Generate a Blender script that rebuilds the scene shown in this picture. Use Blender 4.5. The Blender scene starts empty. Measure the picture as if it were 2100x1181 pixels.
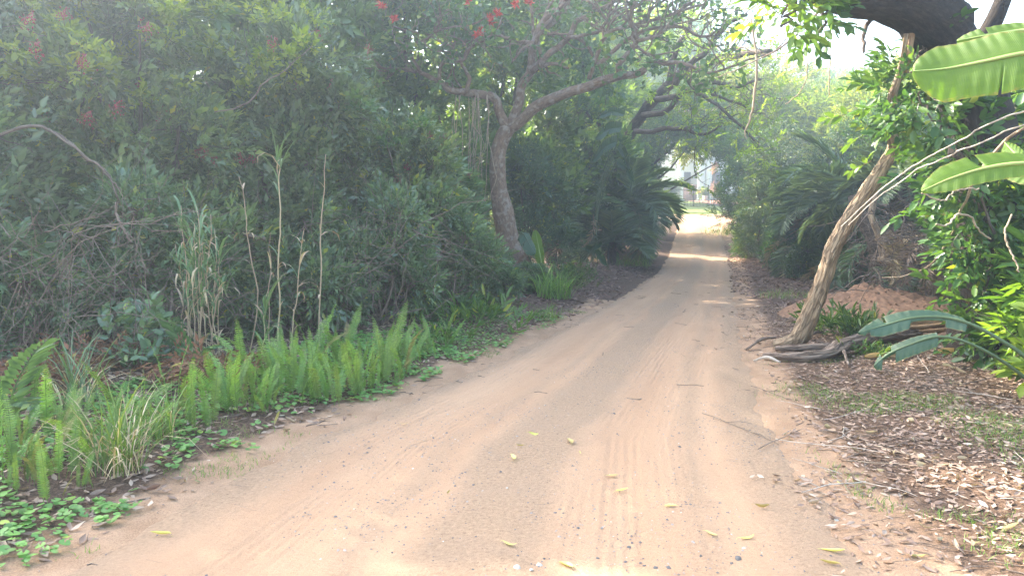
import bpy, math, random
import numpy as np
from mathutils import Vector, Matrix

# ------------------------------------------------------------------ camera
SC = bpy.context.scene
COL = SC.collection
F_PX = 1517.0
PITCH = math.radians(5.1)
CAM = np.array([0.0, 0.0, 1.6])
cd = bpy.data.cameras.new('camera')
cam = bpy.data.objects.new('camera', cd)
COL.objects.link(cam)
cam.location = CAM
cam.rotation_euler = (math.pi / 2 - PITCH, 0, 0)
cd.sensor_width = 36.0
cd.lens = F_PX / 2100.0 * 36.0
cd.clip_start = 0.05
cd.clip_end = 3000
SC.camera = cam
# ------------------------------------------------------------------ sky and sun
SUN_AZ = 55.0      # degrees to the left of the road direction
SUN_EL = 37.0
W = bpy.data.worlds.new('World')
SC.world = W
W.use_nodes = True
nt = W.node_tree
bg = nt.nodes['Background']
sky = nt.nodes.new('ShaderNodeTexSky')
sky.sky_type = 'NISHITA'
sky.sun_disc = False
sky.sun_elevation = math.radians(SUN_EL)
sky.sun_rotation = math.radians(-SUN_AZ)
sky.air_density = 1.3
sky.dust_density = 4.0
sky.ozone_density = 1.0
nt.links.new(sky.outputs[0], bg.inputs[0])
bg.inputs[1].default_value = 0.15
sv = Vector((-math.sin(math.radians(SUN_AZ)) * math.cos(math.radians(SUN_EL)),
             math.cos(math.radians(SUN_AZ)) * math.cos(math.radians(SUN_EL)),
             math.sin(math.radians(SUN_EL))))
ld = bpy.data.lights.new('sun', 'SUN')
ld.energy = 3.6
ld.angle = math.radians(0.6)
ld.color = (1.0, 0.93, 0.80)
sun = bpy.data.objects.new('sun', ld)
COL.objects.link(sun)
sun.rotation_euler = (-sv).to_track_quat('-Z', 'Y').to_euler()
sun.location = sv * 60
SC.view_settings.view_transform = 'Standard'
SC.view_settings.look = 'None'
SC.view_settings.exposure = 2.82
SC.view_settings.gamma = 1.0
SC.render.engine = 'CYCLES'
SC.cycles.use_denoising = True
SC.cycles.denoiser = 'OPENIMAGEDENOISE'
SC.cycles.denoising_prefilter = 'NONE'
SC.cycles.max_bounces = 7
SC.cycles.diffuse_bounces = 4
SC.cycles.glossy_bounces = 2
SC.cycles.transmission_bounces = 4
SC.cycles.volume_bounces = 0
SC.cycles.caustics_reflective = False
SC.cycles.caustics_refractive = False

# ------------------------------------------------------------------ numeric helpers
def rs(seed):
    return np.random.default_rng(seed)

def _hash(ix, iy, iz):
    h = (ix.astype(np.int64) * 374761393 + iy.astype(np.int64) * 668265263 + iz.astype(np.int64) * 2147483647) & 0xFFFFFFFF
    h = ((h ^ (h >> 13)) * 1274126177) & 0xFFFFFFFF
    h = h ^ (h >> 16)
    return (h & 0xFFFF) / 65535.0

def vnoise(p):
    p = np.asarray(p, float)
    i = np.floor(p).astype(np.int64)
    f = p - i
    f = f * f * (3 - 2 * f)
    out = 0
    for dx in (0, 1):
        for dy in (0, 1):
            for dz in (0, 1):
                w = (f[..., 0] if dx else 1 - f[..., 0]) * (f[..., 1] if dy else 1 - f[..., 1]) * (f[..., 2] if dz else 1 - f[..., 2])
                out = out + w * _hash(i[..., 0] + dx, i[..., 1] + dy, i[..., 2] + dz)
    return out

def fbm(p, octv=3):
    p = np.asarray(p, float)
    s = 0; a = 0.5; t = 0
    for k in range(octv):
        s = s + a * vnoise(p * (2.03 ** k) + 17.3 * k); t += a; a *= 0.5
    return s / t

def noise2(x, y, sc, seed=0.0, octv=3):
    x = np.asarray(x, float); y = np.asarray(y, float)
    return fbm(np.stack([x * sc, y * sc, np.full_like(x, seed + 0.37)], -1), octv)

def sstep(a, b, x):
    t = np.clip((np.asarray(x, float) - a) / (b - a), 0, 1)
    return t * t * (3 - 2 * t)

def norm(v):
    v = np.asarray(v, float)
    return v / np.maximum(np.linalg.norm(v, axis=-1, keepdims=True), 1e-9)

CP, SP = math.cos(PITCH), math.sin(PITCH)
def at(px, py, Y):
    """world point seen at photo pixel (px, py) that lies Y metres ahead"""
    u = (px - 1050.0) / F_PX; v = (590.5 - py) / F_PX
    d = np.array([u, CP + v * SP, -SP + v * CP])
    return CAM + d * (Y / d[1])

def to_px(P):
    P = np.asarray(P, float); d = P - CAM
    z = d[..., 1] * CP - d[..., 2] * SP
    v = d[..., 1] * SP + d[..., 2] * CP
    return 1050 + F_PX * d[..., 0] / z, 590.5 - F_PX * v / z

# ------------------------------------------------------------------ terrain
_py = np.array([-60, 0, 18, 23, 28, 35, 42, 50, 60, 75, 130, 400.])
_pz = np.array([0, 0, 0, .06, .32, .95, 1.55, 2.2, 3.0, 3.7, 4.6, 6.])
_gy = np.arange(-60, 400, 0.5)
_gz = np.interp(_gy, _py, _pz)
_k = np.exp(-np.linspace(-2, 2, 17) ** 2); _k /= _k.sum()
_gz = np.convolve(np.pad(_gz, 8, mode='edge'), _k, mode='valid')
def base_z(y):
    return np.interp(y, _gy, _gz)

_RY = np.concatenate([np.arange(1.5, 30, .02), np.arange(30, 120, .1)])
def ray_ground(px, py, zf):
    u = (px - 1050.0) / F_PX; v = (590.5 - py) / F_PX
    d = np.array([u, CP + v * SP, -SP + v * CP])
    P = CAM[None] + d[None] * (_RY / d[1])[:, None]
    hit = np.nonzero(P[:, 2] <= zf(P[:, 0], P[:, 1]))[0]
    return P[hit[0]] if len(hit) else at(px, py, 60)

_edge = [(1181, 150, 1790), (1000, 480, 1640), (900, 650, 1575), (800, 890, 1535), (700, 1105, 1512),
         (640, 1220, 1506), (600, 1290, 1502), (560, 1350, 1500), (520, 1375, 1492), (480, 1388, 1478), (455, 1392, 1470)]
_L = [ray_ground(l, y, lambda a, b: base_z(b)) for y, l, r in _edge]
_R = [ray_ground(r, y, lambda a, b: base_z(b)) for y, l, r in _edge]
_ly = np.array([p[1] for p in _L]); _lx = np.array([p[0] for p in _L])
_ry = np.array([p[1] for p in _R]); _rx = np.array([p[0] for p in _R])
def _ext(y, ys, xs):
    y = np.asarray(y, float)
    s0 = (xs[2] - xs[0]) / (ys[2] - ys[0]); s1 = (xs[-1] - xs[-3]) / (ys[-1] - ys[-3])
    o = np.interp(y, ys, xs)
    o = np.where(y < ys[0], xs[0] + (y - ys[0]) * s0, o)
    return np.where(y > ys[-1], xs[-1] + (y - ys[-1]) * s1, o)
def road_l(y): return _ext(y, _ly, _lx)
def road_r(y): return _ext(y, _ry, _rx)
def road_s(x, y):
    l = road_l(y); r = road_r(y)
    return (np.asarray(x, float) - (l + r) / 2) / ((r - l) / 2)

def ground_z(x, y):
    """verge height; the ground dips a little under the road"""
    x = np.asarray(x, float); y = np.asarray(y, float)
    s = road_s(x, y)
    z = base_z(y)
    dl = np.maximum(road_l(y) - x, 0); dr = np.maximum(x - road_r(y), 0)
    fade = 1 - sstep(40, 50, y)
    z = z + fade * (0.16 * sstep(0.1, 1.6, dl) + 0.10 * sstep(0.1, 1.8, dr))
    # litter bank left of the road beyond the big tree
    z = z + 0.22 * np.exp(-((x - 2.0) / 1.3) ** 2 - ((y - 20.5) / 2.2) ** 2)
    z = z + (noise2(x, y, 0.45, 3.0) - 0.5) * 0.10 * sstep(0.9, 1.6, np.abs(s))
    z = z + (noise2(x, y, 3.1, 5.0) - 0.5) * 0.035
    inside = (1 - sstep(0.86, 1.10, np.abs(s) + (noise2(x, y, 2.2, 8.0) - .5) * .25)) * (1 - sstep(44, 46, y))
    return z - 0.05 * inside

def road_z(x, y):
    s = road_s(x, y)
    l = road_l(y); r = road_r(y)
    u = np.asarray(x, float) - (l + r) / 2
    z = base_z(y) + 0.006
    wob = (noise2(np.asarray(x) * 0 + 1.3, y, 0.25, 2.0) - .5) * .2
    for c in (-0.95, 0.62):
        z = z - 0.022 * np.exp(-((u - c * (r - l) / 3.2 + wob) / 0.24) ** 2)
    z = z + 0.012 * np.exp(-(u / 0.35) ** 2)
    z = z + (noise2(x, y, 1.2, 21.) - .5) * 0.02 + (noise2(x, y, 7.0, 22., 2) - .5) * 0.008
    z = z - 0.07 * sstep(0.92, 1.22, np.abs(s) + (noise2(x, y, 2.7, 31.) - .5) * .3)
    return z

def surf_z(x, y):
    x = np.asarray(x, float); y = np.asarray(y, float)
    s = np.abs(road_s(x, y))
    g = ground_z(x, y)
    return np.where((s < 1.22) & (y < 46), np.maximum(g, road_z(x, y)), g)

def gp(px, py):
    """point on the ground seen at a photo pixel"""
    return ray_ground(px, py, surf_z)

# ------------------------------------------------------------------ mesh helpers
def mk(name, v, f, mat=None, parent=None, tint=None, tuv=None, uv=None, smooth=False, loc=None, zone=None):
    """v (N,3) world coords, f list of int arrays (M,k) or one array"""
    v = np.asarray(v, float).reshape(-1, 3)
    if not isinstance(f, list): f = [f]
    f = [np.asarray(a, np.int64) for a in f if len(a)]
    org = np.array(parent_loc(parent) if parent is not None else (loc if loc is not None else (0, 0, 0)), float)
    me = bpy.data.meshes.new(name)
    me.vertices.add(len(v))
    me.vertices.foreach_set('co', (v - org).astype(np.float32).ravel())
    nl = sum(a.size for a in f); nf = sum(len(a) for a in f)
    me.loops.add(nl); me.polygons.add(nf)
    li = np.concatenate([a.ravel() for a in f])
    tot = np.concatenate([np.full(len(a), a.shape[1]) for a in f])
    st = np.concatenate([[0], np.cumsum(tot)[:-1]])
    me.loops.foreach_set('vertex_index', li.astype(np.int32))
    me.polygons.foreach_set('loop_start', st.astype(np.int32))
    me.polygons.foreach_set('loop_total', tot.astype(np.int32))
    if smooth:
        me.polygons.foreach_set('use_smooth', np.ones(nf, bool))
    me.update(calc_edges=True)
    if tint is not None:
        a = me.attributes.new('tint', 'FLOAT', 'POINT'); a.data.foreach_set('value', np.asarray(tint, np.float32))
    if tuv is not None:
        a = me.attributes.new('tuv', 'FLOAT_VECTOR', 'POINT'); a.data.foreach_set('vector', np.asarray(tuv, np.float32).ravel())
    if zone is not None:
        a = me.attributes.new('zone', 'FLOAT_VECTOR', 'POINT'); a.data.foreach_set('vector', np.asarray(zone, np.float32).ravel())
    if uv is not None:
        l = me.uv_layers.new(name='UVMap'); l.data.foreach_set('uv', np.asarray(uv, np.float32)[li].ravel())
    if mat: me.materials.append(mat)
    o = bpy.data.objects.new(name, me)
    COL.objects.link(o)
    if parent is not None: o.parent = parent
    else: o.location = org
    return o

_ROOT = {}
def parent_loc(p):
    x = np.zeros(3)
    while p is not None:
        x = x + np.array(p.location); p = p.parent
    return x

def tag(o, label, cat, group=None):
    o['label'] = label; o['category'] = cat
    if group: o['group'] = group
    return o

def thing(name, label, cat, loc, group=None):
    o = bpy.data.objects.new(name, None)
    o.empty_display_size = 0.1
    COL.objects.link(o); o.location = [float(q) for q in loc]
    return tag(o, label, cat, group)

def stuff(o):
    o['kind'] = 'stuff'; return o

def structure(o):
    o['kind'] = 'structure'; return o

def inst(name, me, parent=None, loc=(0, 0, 0), rot=None, sc=1.0):
    o = bpy.data.objects.new(name, me)
    COL.objects.link(o)
    if parent is not None: o.parent = parent
    o.location = [float(q) for q in loc]
    if rot is not None:
        if isinstance(rot, Matrix): o.rotation_euler = rot.to_euler()
        else: o.rotation_euler = rot
    o.scale = (sc, sc, sc) if np.isscalar(sc) else sc
    return o

def aim(d, up=(0, 0, 1)):
    """rotation whose +X points along d and +Z is as near up as it can"""
    x = Vector(d).normalized(); u = Vector(up)
    y = u.cross(x)
    if y.length < 1e-4: y = Vector((0, 1, 0))
    y.normalize(); z = x.cross(y)
    return Matrix((x, y, z)).transposed()

class Acc:
    """collects geometry for one mesh"""
    def __init__(s): s.v = []; s.f = {}; s.n = 0; s.t = []; s.u = []
    def add(s, v, f, tint=0.5, tuv=None):
        v = np.asarray(v, float).reshape(-1, 3)
        for a in (f if isinstance(f, list) else [f]):
            a = np.asarray(a, np.int64)
            if a.size == 0: continue
            s.f.setdefault(a.shape[1], []).append(a + s.n)
        s.v.append(v); s.n += len(v)
        s.t.append(np.broadcast_to(np.asarray(tint, float), (len(v),)))
        s.u.append(tuv if tuv is not None else v)
    def build(s, name, mat, parent=None, smooth=False, loc=None):
        if not s.v: return None
        return mk(name, np.concatenate(s.v), [np.concatenate(a) for a in s.f.values()], mat, parent,
                  tint=np.concatenate(s.t), tuv=np.concatenate(s.u), smooth=smooth, loc=loc)

def tubes(P, R, sides=5, cap=True, rough=0.0, seed=0.0):
    """P (M,n,3) paths, R (M,n) radii -> verts, faces, tuv"""
    P = np.asarray(P, float); R = np.asarray(R, float)
    M, n, _ = P.shape
    T = np.gradient(P, axis=1); T = norm(T)
    ref = np.zeros((M, 1, 3)); mean = norm(P[:, -1] - P[:, 0] + 1e-6)
    ax = np.argmin(np.abs(mean), axis=1); ref[np.arange(M), 0, ax] = 1
    A = norm(np.cross(T, np.broadcast_to(ref, T.shape))); B = np.cross(T, A)
    th = np.linspace(0, 2 * np.pi, sides, endpoint=False)
    c = np.cos(th)[None, None, :, None]; s = np.sin(th)[None, None, :, None]
    L = np.concatenate([np.zeros((M, 1)), np.cumsum(np.linalg.norm(np.diff(P, axis=1), axis=2), 1)], 1)
    tuv = np.stack([np.broadcast_to(np.cos(th)[None, None], (M, n, sides)) * R[:, :, None],
                    np.broadcast_to(np.sin(th)[None, None], (M, n, sides)) * R[:, :, None],
                    np.broadcast_to(L[:, :, None] + seed, (M, n, sides))], -1)
    rr = R[:, :, None]
    if rough > 0:
        q = tuv / np.maximum(rr[..., None], 1e-6) * np.array([1.6, 1.6, 0]) + np.stack([np.zeros_like(tuv[..., 2])] * 2 + [tuv[..., 2] * 2.2], -1)
        rr = rr * (1 + rough * (fbm(q + seed, 3) - .5) * 2)
    V = P[:, :, None, :] + (A[:, :, None, :] * c + B[:, :, None, :] * s) * rr[..., None]
    idx = np.arange(M * n * sides).reshape(M, n, sides)
    a = idx[:, :-1]; b = idx[:, 1:]
    Q = np.stack([a, np.roll(a, -1, 2), np.roll(b, -1, 2), b], -1).reshape(-1, 4)
    F = [Q]
    if cap:
        F.append(idx[:, -1, :].reshape(-1, sides))
        F.append(idx[:, 0, ::-1].reshape(-1, sides))
    return V.reshape(-1, 3), F, tuv.reshape(-1, 3)

def spline(pts, n):
    """Catmull-Rom through the points, n samples"""
    p = np.asarray(pts, float)
    if len(p) == 2: p = np.stack([p[0], (p[0] + p[1]) / 2, p[1]])
    q = np.vstack([2 * p[0] - p[1], p, 2 * p[-1] - p[-2]])
    t = np.linspace(0, len(p) - 1 - 1e-6, n); i = t.astype(int); f = (t - i)[:, None]
    a, b, c, d = q[i], q[i + 1], q[i + 2], q[i + 3]
    return .5 * (2 * b + (c - a) * f + (2 * a - 5 * b + 4 * c - d) * f ** 2 + (-a + 3 * b - 3 * c + d) * f ** 3)

def radii(rp, n):
    rp = np.asarray(rp, float)
    return np.interp(np.linspace(0, 1, n), np.linspace(0, 1, len(rp)), rp)

def add_tube(acc, pts, r, n=14, sides=8, rough=0.0, seed=0.0, tint=.5, wob=0.0):
    P = spline(pts, n)
    if wob > 0:
        k = np.linspace(0, 1, n)
        w = np.stack([fbm(np.stack([k * n * .5, k * 0 + seed + j * 9.1, k * 0], -1), 2) - .5 for j in range(3)], -1)
        P = P + w * wob * np.minimum(1, k * 6)[:, None]
    v, f, u = tubes(P[None], radii(r, n)[None], sides, True, rough, seed)
    acc.add(v, f, tint, u)
    return P

# ------------------------------------------------------------------ leaves
def leaf1(w=.4, fold=.12, curl=.1):
    v = np.array([[0, 0, 0], [.4, -w / 2, fold], [.4, w / 2, fold], [1, 0, -curl]])
    return v, np.array([[0, 1, 3], [0, 3, 2]])
def leaf2(w=.4, fold=.1, curl=.15):
    v = np.array([[0, 0, 0], [.27, -w * .43, fold * .8], [.27, w * .43, fold * .8], [.66, -w * .40, fold * .5 - curl * .3], [.66, w * .40, fold * .5 - curl * .3], [1, 0, -curl]])
    return v, np.array([[0, 1, 5], [1, 3, 5], [0, 5, 2], [5, 4, 2]])

def place(tv, O, X, Z, S):
    """place template verts (k,3) at M frames -> (M,k,3)"""
    X = norm(X); Y = norm(np.cross(Z, X)); Zc = np.cross(X, Y)
    return O[:, None, :] + S[:, None, None] * (tv[None, :, 0:1] * X[:, None] + tv[None, :, 1:2] * Y[:, None] + tv[None, :, 2:3] * Zc[:, None])

def sprig(rng, K=8, ll=.45, w=.42, kind=leaf1, spread=1.0, flat=.5, stem=True):
    """a twig one unit long carrying K leaves"""
    V = []; F = []; L = []; n = 0
    lv, lf = kind(w)
    for i in range(K):
        t = .12 + .88 * (i / (K - 1)) if K > 1 else 1
        az = i * 2.4 + rng.uniform(-.4, .4)
        tip = i == K - 1
        a = (0.25 if tip else rng.uniform(.7, 1.15) * spread) * (1.15 - .45 * t)
        d = np.array([math.cos(a), math.sin(a) * math.cos(az), math.sin(a) * math.sin(az) * flat])
        nz = np.array([-.25, 0, 1.]) + rng.normal(0, .35, 3)
        s = ll * rng.uniform(.7, 1.15) * (1 if not tip else 1.1)
        p = place(lv, np.array([[t, 0, 0]]), d[None], nz[None], np.array([s]))[0]
        V.append(p); F.append(lf + n); n += len(p); L += [i] * len(p)
    if stem:
        r = .012
        p = np.array([[-.1, -r, 0], [-.1, r, r], [1, -r * .3, 0], [1, r * .3, 0]])
        V.append(p); F.append(np.array([[0, 1, 3], [0, 3, 2]]) + n); L += [-1] * 4
    return np.concatenate(V), np.concatenate(F), np.array(L)

_SPR = {}
def sprigs_of(key, **kw):
    if key not in _SPR:
        r = rs(len(_SPR) * 31 + 5)
        _SPR[key] = [sprig(r, **kw) for _ in range(7)]
    return _SPR[key]

sprigs_of('pepper', K=9, ll=.42, w=.48, spread=1.0)
sprigs_of('fine', K=10, ll=.31, w=.42, spread=1.1)
sprigs_of('tree', K=7, ll=.55, w=.5, spread=1.0)
sprigs_of('broad', K=6, ll=.62, w=.52, kind=leaf2, spread=.95)
sprigs_of('feather', K=11, ll=.36, w=.36, spread=1.2, flat=.15)
sprigs_of('lance', K=8, ll=.6, w=.24, kind=leaf2, spread=.8)
sprigs_of('trifoliate', K=5, ll=.5, w=.8, kind=leaf2, spread=1.0)

def scatter_sprigs(acc, O, D, S, kind, rng, up=.8, tvar=.22, tb=None):
    M = len(O)
    Z = np.array([0, 0, 1.])[None] * up + rng.normal(0, .45, (M, 3))
    T = _SPR[kind]; ch = rng.integers(0, len(T), M)
    base = rng.uniform(.2, .8, M) if tb is None else tb
    for k, (tv, tf, tl) in enumerate(T):
        m = ch == k; q = int(m.sum())
        if q == 0: continue
        V = place(tv, O[m], D[m], Z[m], S[m])
        nv = len(tv)
        F = (tf[None] + (np.arange(q) * nv)[:, None, None]).reshape(-1, 3)
        nl = tl.max() + 2
        rt = base[m][:, None] + rng.normal(0, tvar * .5, (q, nl))
        # the odd yellowed leaf
        rt = np.where(rng.random((q, nl)) < .004, 1.0, np.clip(rt, 0, .93))
        tint = rt[:, tl]
        tint = np.where(tl[None] < 0, -.3, tint)
        acc.add(V.reshape(-1, 3), F, tint.ravel())

def crown_points(rng, lobes, n, gap=.42, gsc=1.3, shell=(.45, 1.05), lowcut=None):
    """sprig origins and outward directions through the crown's lobes"""
    lobes = np.asarray(lobes, float)      # cx cy cz rx ry rz
    wgt = lobes[:, 3] * lobes[:, 4] + lobes[:, 3] * lobes[:, 5]
    O = []; D = []; got = 0
    while got < n:
        m = int((n - got) * 2.2) + 50
        k = rng.choice(len(lobes), m, p=wgt / wgt.sum())
        d = norm(rng.normal(0, 1, (m, 3)))
        d[:, 2] = np.where(rng.random(m) < .35, np.abs(d[:, 2]), d[:, 2])
        r = shell[0] + (shell[1] - shell[0]) * rng.random(m) ** .55
        p = lobes[k, :3] + d * lobes[k, 3:6] * r[:, None]
        nz = fbm(p * gsc + 3.1, 2)
        keep = nz > gap
        if lowcut is not None: keep &= p[:, 2] > lowcut
        keep &= p[:, 2] > surf_z(p[:, 0], p[:, 1]) + .05
        O.append(p[keep]); D.append(d[keep]); got += int(keep.sum())
    return np.concatenate(O)[:n], np.concatenate(D)[:n]

# ------------------------------------------------------------------ materials
def newmat(name):
    m = bpy.data.materials.new(name); m.use_nodes = True
    n = m.node_tree.nodes; l = m.node_tree.links
    return m, n, l, n['Principled BSDF'], n['Material Output']

def ramp(n, stops, interp='LINEAR'):
    r = n.new('ShaderNodeValToRGB'); e = r.color_ramp.elements
    r.color_ramp.interpolation = interp
    while len(e) < len(stops): e.new(.5)
    for a, (p, c) in zip(e, stops):
        a.position = p; a.color = (*c, 1) if len(c) == 3 else c
    return r

def mix(n, l, fac, a, b, mode='MIX'):
    x = n.new('ShaderNodeMix'); x.data_type = 'RGBA'; x.blend_type = mode
    for s, v in ((x.inputs[0], fac), (x.inputs[6], a), (x.inputs[7], b)):
        if hasattr(v, 'links') or hasattr(v, 'is_linked'): l.new(v, s)
        elif np.isscalar(v): s.default_value = v
        else: s.default_value = (*v, 1)
    return x.outputs[2]

def math_n(n, l, op, a, b=None, clamp=False):
    x = n.new('ShaderNodeMath'); x.operation = op; x.use_clamp = clamp
    for i, v in enumerate((a, b)):
        if v is None: continue
        if hasattr(v, 'is_linked'): l.new(v, x.inputs[i])
        else: x.inputs[i].default_value = v
    return x.outputs[0]

def leafmat(name, dark, mid, light, yellow=(.40, .40, .05), bark=(.12, .085, .06), rough=.42, tr=.35, spec=.5, objvar=.12):
    m, n, l, p, out = newmat(name)
    at_ = n.new('ShaderNodeAttribute'); at_.attribute_name = 'tint'
    mr = n.new('ShaderNodeMapRange'); mr.inputs[1].default_value = -.3; mr.inputs[2].default_value = 1.0
    l.new(at_.outputs['Fac'], mr.inputs[0])
    cr = ramp(n, [(0, bark), (.12, bark), (.2, dark), (.55, mid), (.9, light), (.97, yellow)])
    l.new(mr.outputs[0], cr.inputs[0])
    oi = n.new('ShaderNodeObjectInfo')
    hs = n.new('ShaderNodeHueSaturation')
    l.new(math_n(n, l, 'MULTIPLY_ADD', oi.outputs['Random'], objvar * .25), hs.inputs['Hue'])
    n_ = hs.inputs['Hue'].links[0].from_node; n_.inputs[2].default_value = .5 - objvar * .125
    v_ = math_n(n, l, 'MULTIPLY_ADD', oi.outputs['Random'], objvar * 2.5); v_.node.inputs[2].default_value = 1 - objvar * 1.25
    l.new(v_, hs.inputs['Value'])
    l.new(cr.outputs[0], hs.inputs['Color'])
    l.new(hs.outputs[0], p.inputs['Base Color'])
    p.inputs['Roughness'].default_value = rough
    p.inputs['Specular IOR Level'].default_value = spec
    tn = n.new('ShaderNodeBsdfTranslucent')
    tc = mix(n, l, 1.0, hs.outputs[0], (1.55, 1.5, .55), 'MULTIPLY')
    l.new(tc, tn.inputs['Color'])
    ms = n.new('ShaderNodeMixShader'); ms.inputs[0].default_value = tr
    l.new(p.outputs[0], ms.inputs[1]); l.new(tn.outputs[0], ms.inputs[2]); l.new(ms.outputs[0], out.inputs['Surface'])
    return m

def barkmat(name, c1, c2, c3, sc=9.0, stretch=.25, bump=.5, lichen=None, rough=.9, crackf=.45):
    m, n, l, p, out = newmat(name)
    a = n.new('ShaderNodeAttribute'); a.attribute_name = 'tuv'
    mp = n.new('ShaderNodeMapping'); mp.inputs['Scale'].default_value = (sc, sc, sc * stretch)
    l.new(a.outputs['Vector'], mp.inputs['Vector'])
    t = n.new('ShaderNodeTexNoise'); t.inputs['Scale'].default_value = 1.6; t.inputs['Detail'].default_value = 7; t.inputs['Roughness'].default_value = .65
    l.new(mp.outputs[0], t.inputs['Vector'])
    v = n.new('ShaderNodeTexVoronoi'); v.feature = 'DISTANCE_TO_EDGE'; v.inputs['Scale'].default_value = 2.2
    wv_ = n.new('ShaderNodeVectorMath'); wv_.operation = 'ADD'; l.new(mp.outputs[0], wv_.inputs[0]); l.new(t.outputs['Color'], wv_.inputs[1]); l.new(wv_.outputs[0], v.inputs['Vector'])
    cr = ramp(n, [(.25, c1), (.5, c2), (.75, c3)]); l.new(t.outputs[0], cr.inputs[0])
    col = cr.outputs[0]
    crack = ramp(n, [(0, (.35, .35, .35)), (.12, (1, 1, 1))]); l.new(v.outputs['Distance'], crack.inputs[0])
    col = mix(n, l, crackf, col, crack.outputs[0], 'MULTIPLY')
    if lichen:
        t2 = n.new('ShaderNodeTexNoise'); t2.inputs['Scale'].default_value = 9; t2.inputs['Detail'].default_value = 4
        l.new(a.outputs['Vector'], t2.inputs['Vector'])
        r2 = ramp(n, [(.52, (0, 0, 0)), (.62, (1, 1, 1))]); l.new(t2.outputs[0], r2.inputs[0])
        col = mix(n, l, math_n(n, l, 'MULTIPLY', r2.outputs[0], .4), col, lichen)
    l.new(col, p.inputs['Base Color']); p.inputs['Roughness'].default_value = rough
    p.inputs['Specular IOR Level'].default_value = .25
    h = math_n(n, l, 'MULTIPLY_ADD', t.outputs[0], .6); l.new(crack.outputs[0], h.node.inputs[2])
    b = n.new('ShaderNodeBump'); b.inputs['Strength'].default_value = bump; b.inputs['Distance'].default_value = .02
    l.new(h, b.inputs['Height']); l.new(b.outputs[0], p.inputs['Normal'])
    return m

def plain(name, col, rough=.7, var=.25, sc=12., bump=0., spec=.3, coord='Object'):
    m, n, l, p, out = newmat(name)
    tc = n.new('ShaderNodeTexCoord'); t = n.new('ShaderNodeTexNoise'); t.inputs['Scale'].default_value = sc; t.inputs['Detail'].default_value = 5
    l.new(tc.outputs[coord], t.inputs['Vector'])
    c = np.array(col)
    r = ramp(n, [(.3, tuple(c * (1 - var))), (.7, tuple(np.minimum(c * (1 + var), .95)))]); l.new(t.outputs[0], r.inputs[0])
    l.new(r.outputs[0], p.inputs['Base Color']); p.inputs['Roughness'].default_value = rough; p.inputs['Specular IOR Level'].default_value = spec
    if bump:
        b = n.new('ShaderNodeBump'); b.inputs['Strength'].default_value = bump; b.inputs['Distance'].default_value = .01
        l.new(t.outputs[0], b.inputs['Height']); l.new(b.outputs[0], p.inputs['Normal'])
    return m

M = {}
M['pepper'] = leafmat('pepper_leaf', (.075, .125, .075), (.125, .195, .115), (.20, .30, .14), rough=.27, tr=.35, spec=.75)
M['hedge2'] = leafmat('hedge_leaf', (.07, .125, .06), (.125, .20, .09), (.23, .32, .11), rough=.3, tr=.38, spec=.7)
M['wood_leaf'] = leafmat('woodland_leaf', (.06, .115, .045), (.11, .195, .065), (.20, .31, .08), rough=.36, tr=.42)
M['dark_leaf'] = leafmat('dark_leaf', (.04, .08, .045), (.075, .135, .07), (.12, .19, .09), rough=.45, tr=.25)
M['sun_leaf'] = leafmat('sun_tinted_leaf', (.09, .16, .025), (.18, .26, .04), (.30, .36, .06), rough=.5, tr=.52)  # yellow-green brightened to imitate leaves with sun shining through
M['vine_leaf'] = leafmat('vine_leaf', (.028, .07, .02), (.06, .13, .03), (.12, .20, .04), rough=.38, tr=.38)
M['bright_leaf'] = leafmat('bright_leaf', (.06, .13, .02), (.12, .22, .03), (.22, .33, .05), rough=.42, tr=.42)
M['fern'] = leafmat('fern_leaf', (.065, .13, .035), (.14, .25, .05), (.25, .38, .08), rough=.5, tr=.35)
M['bigfern'] = leafmat('pale_fern_leaf', (.06, .12, .05), (.10, .18, .08), (.16, .26, .11), rough=.5, tr=.3)
M['palm'] = leafmat('palm_leaf', (.08, .13, .075), (.13, .19, .105), (.19, .26, .13), rough=.38, tr=.32)
M['deadpalm'] = leafmat('dead_palm_leaf', (.16, .11, .07), (.26, .19, .13), (.38, .29, .2), rough=.8, tr=.15, bark=(.2, .14, .09))
M['grass'] = leafmat('grass_blade', (.06, .13, .025), (.12, .22, .04), (.22, .32, .07), yellow=(.45, .38, .2), rough=.5, tr=.35)
M['reed'] = leafmat('reed_blade', (.07, .14, .06), (.12, .21, .09), (.2, .3, .14), rough=.5, tr=.3)
M['straw'] = leafmat('dry_straw', (.30, .22, .13), (.42, .31, .19), (.58, .46, .32), yellow=(.6, .5, .38), bark=(.4, .3, .18), rough=.75, tr=.15)
M['cover'] = leafmat('round_leaf', (.06, .15, .03), (.11, .24, .05), (.2, .35, .08), rough=.45, tr=.3)
M['litter'] = leafmat('dry_leaf', (.14, .09, .06), (.29, .20, .14), (.49, .375, .275), yellow=(.6, .5, .4), bark=(.12, .08, .06), rough=.75, tr=.08, objvar=.3)
M['yellow'] = leafmat('yellow_leaf', (.34, .27, .08), (.50, .43, .12), (.62, .57, .24), yellow=(.7, .6, .2), rough=.55, tr=.15, objvar=.2)
M['coralbark'] = barkmat('coral_bark', (.12, .075, .05), (.22, .145, .098), (.33, .235, .17), sc=14, stretch=.4, bump=.5, lichen=(.40, .37, .32), crackf=.25)
M['darkbark'] = barkmat('dark_bark', (.02, .016, .013), (.045, .034, .027), (.085, .066, .05), sc=16, stretch=.22, bump=.7, crackf=.3)
M['leanbark'] = barkmat('fissured_bark', (.24, .16, .10), (.46, .335, .22), (.62, .49, .35), sc=16, stretch=.10, bump=1.0)
M['stem'] = barkmat('grey_stem', (.07, .05, .038), (.13, .10, .08), (.22, .18, .145), sc=14, stretch=.3, bump=.3)
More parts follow.
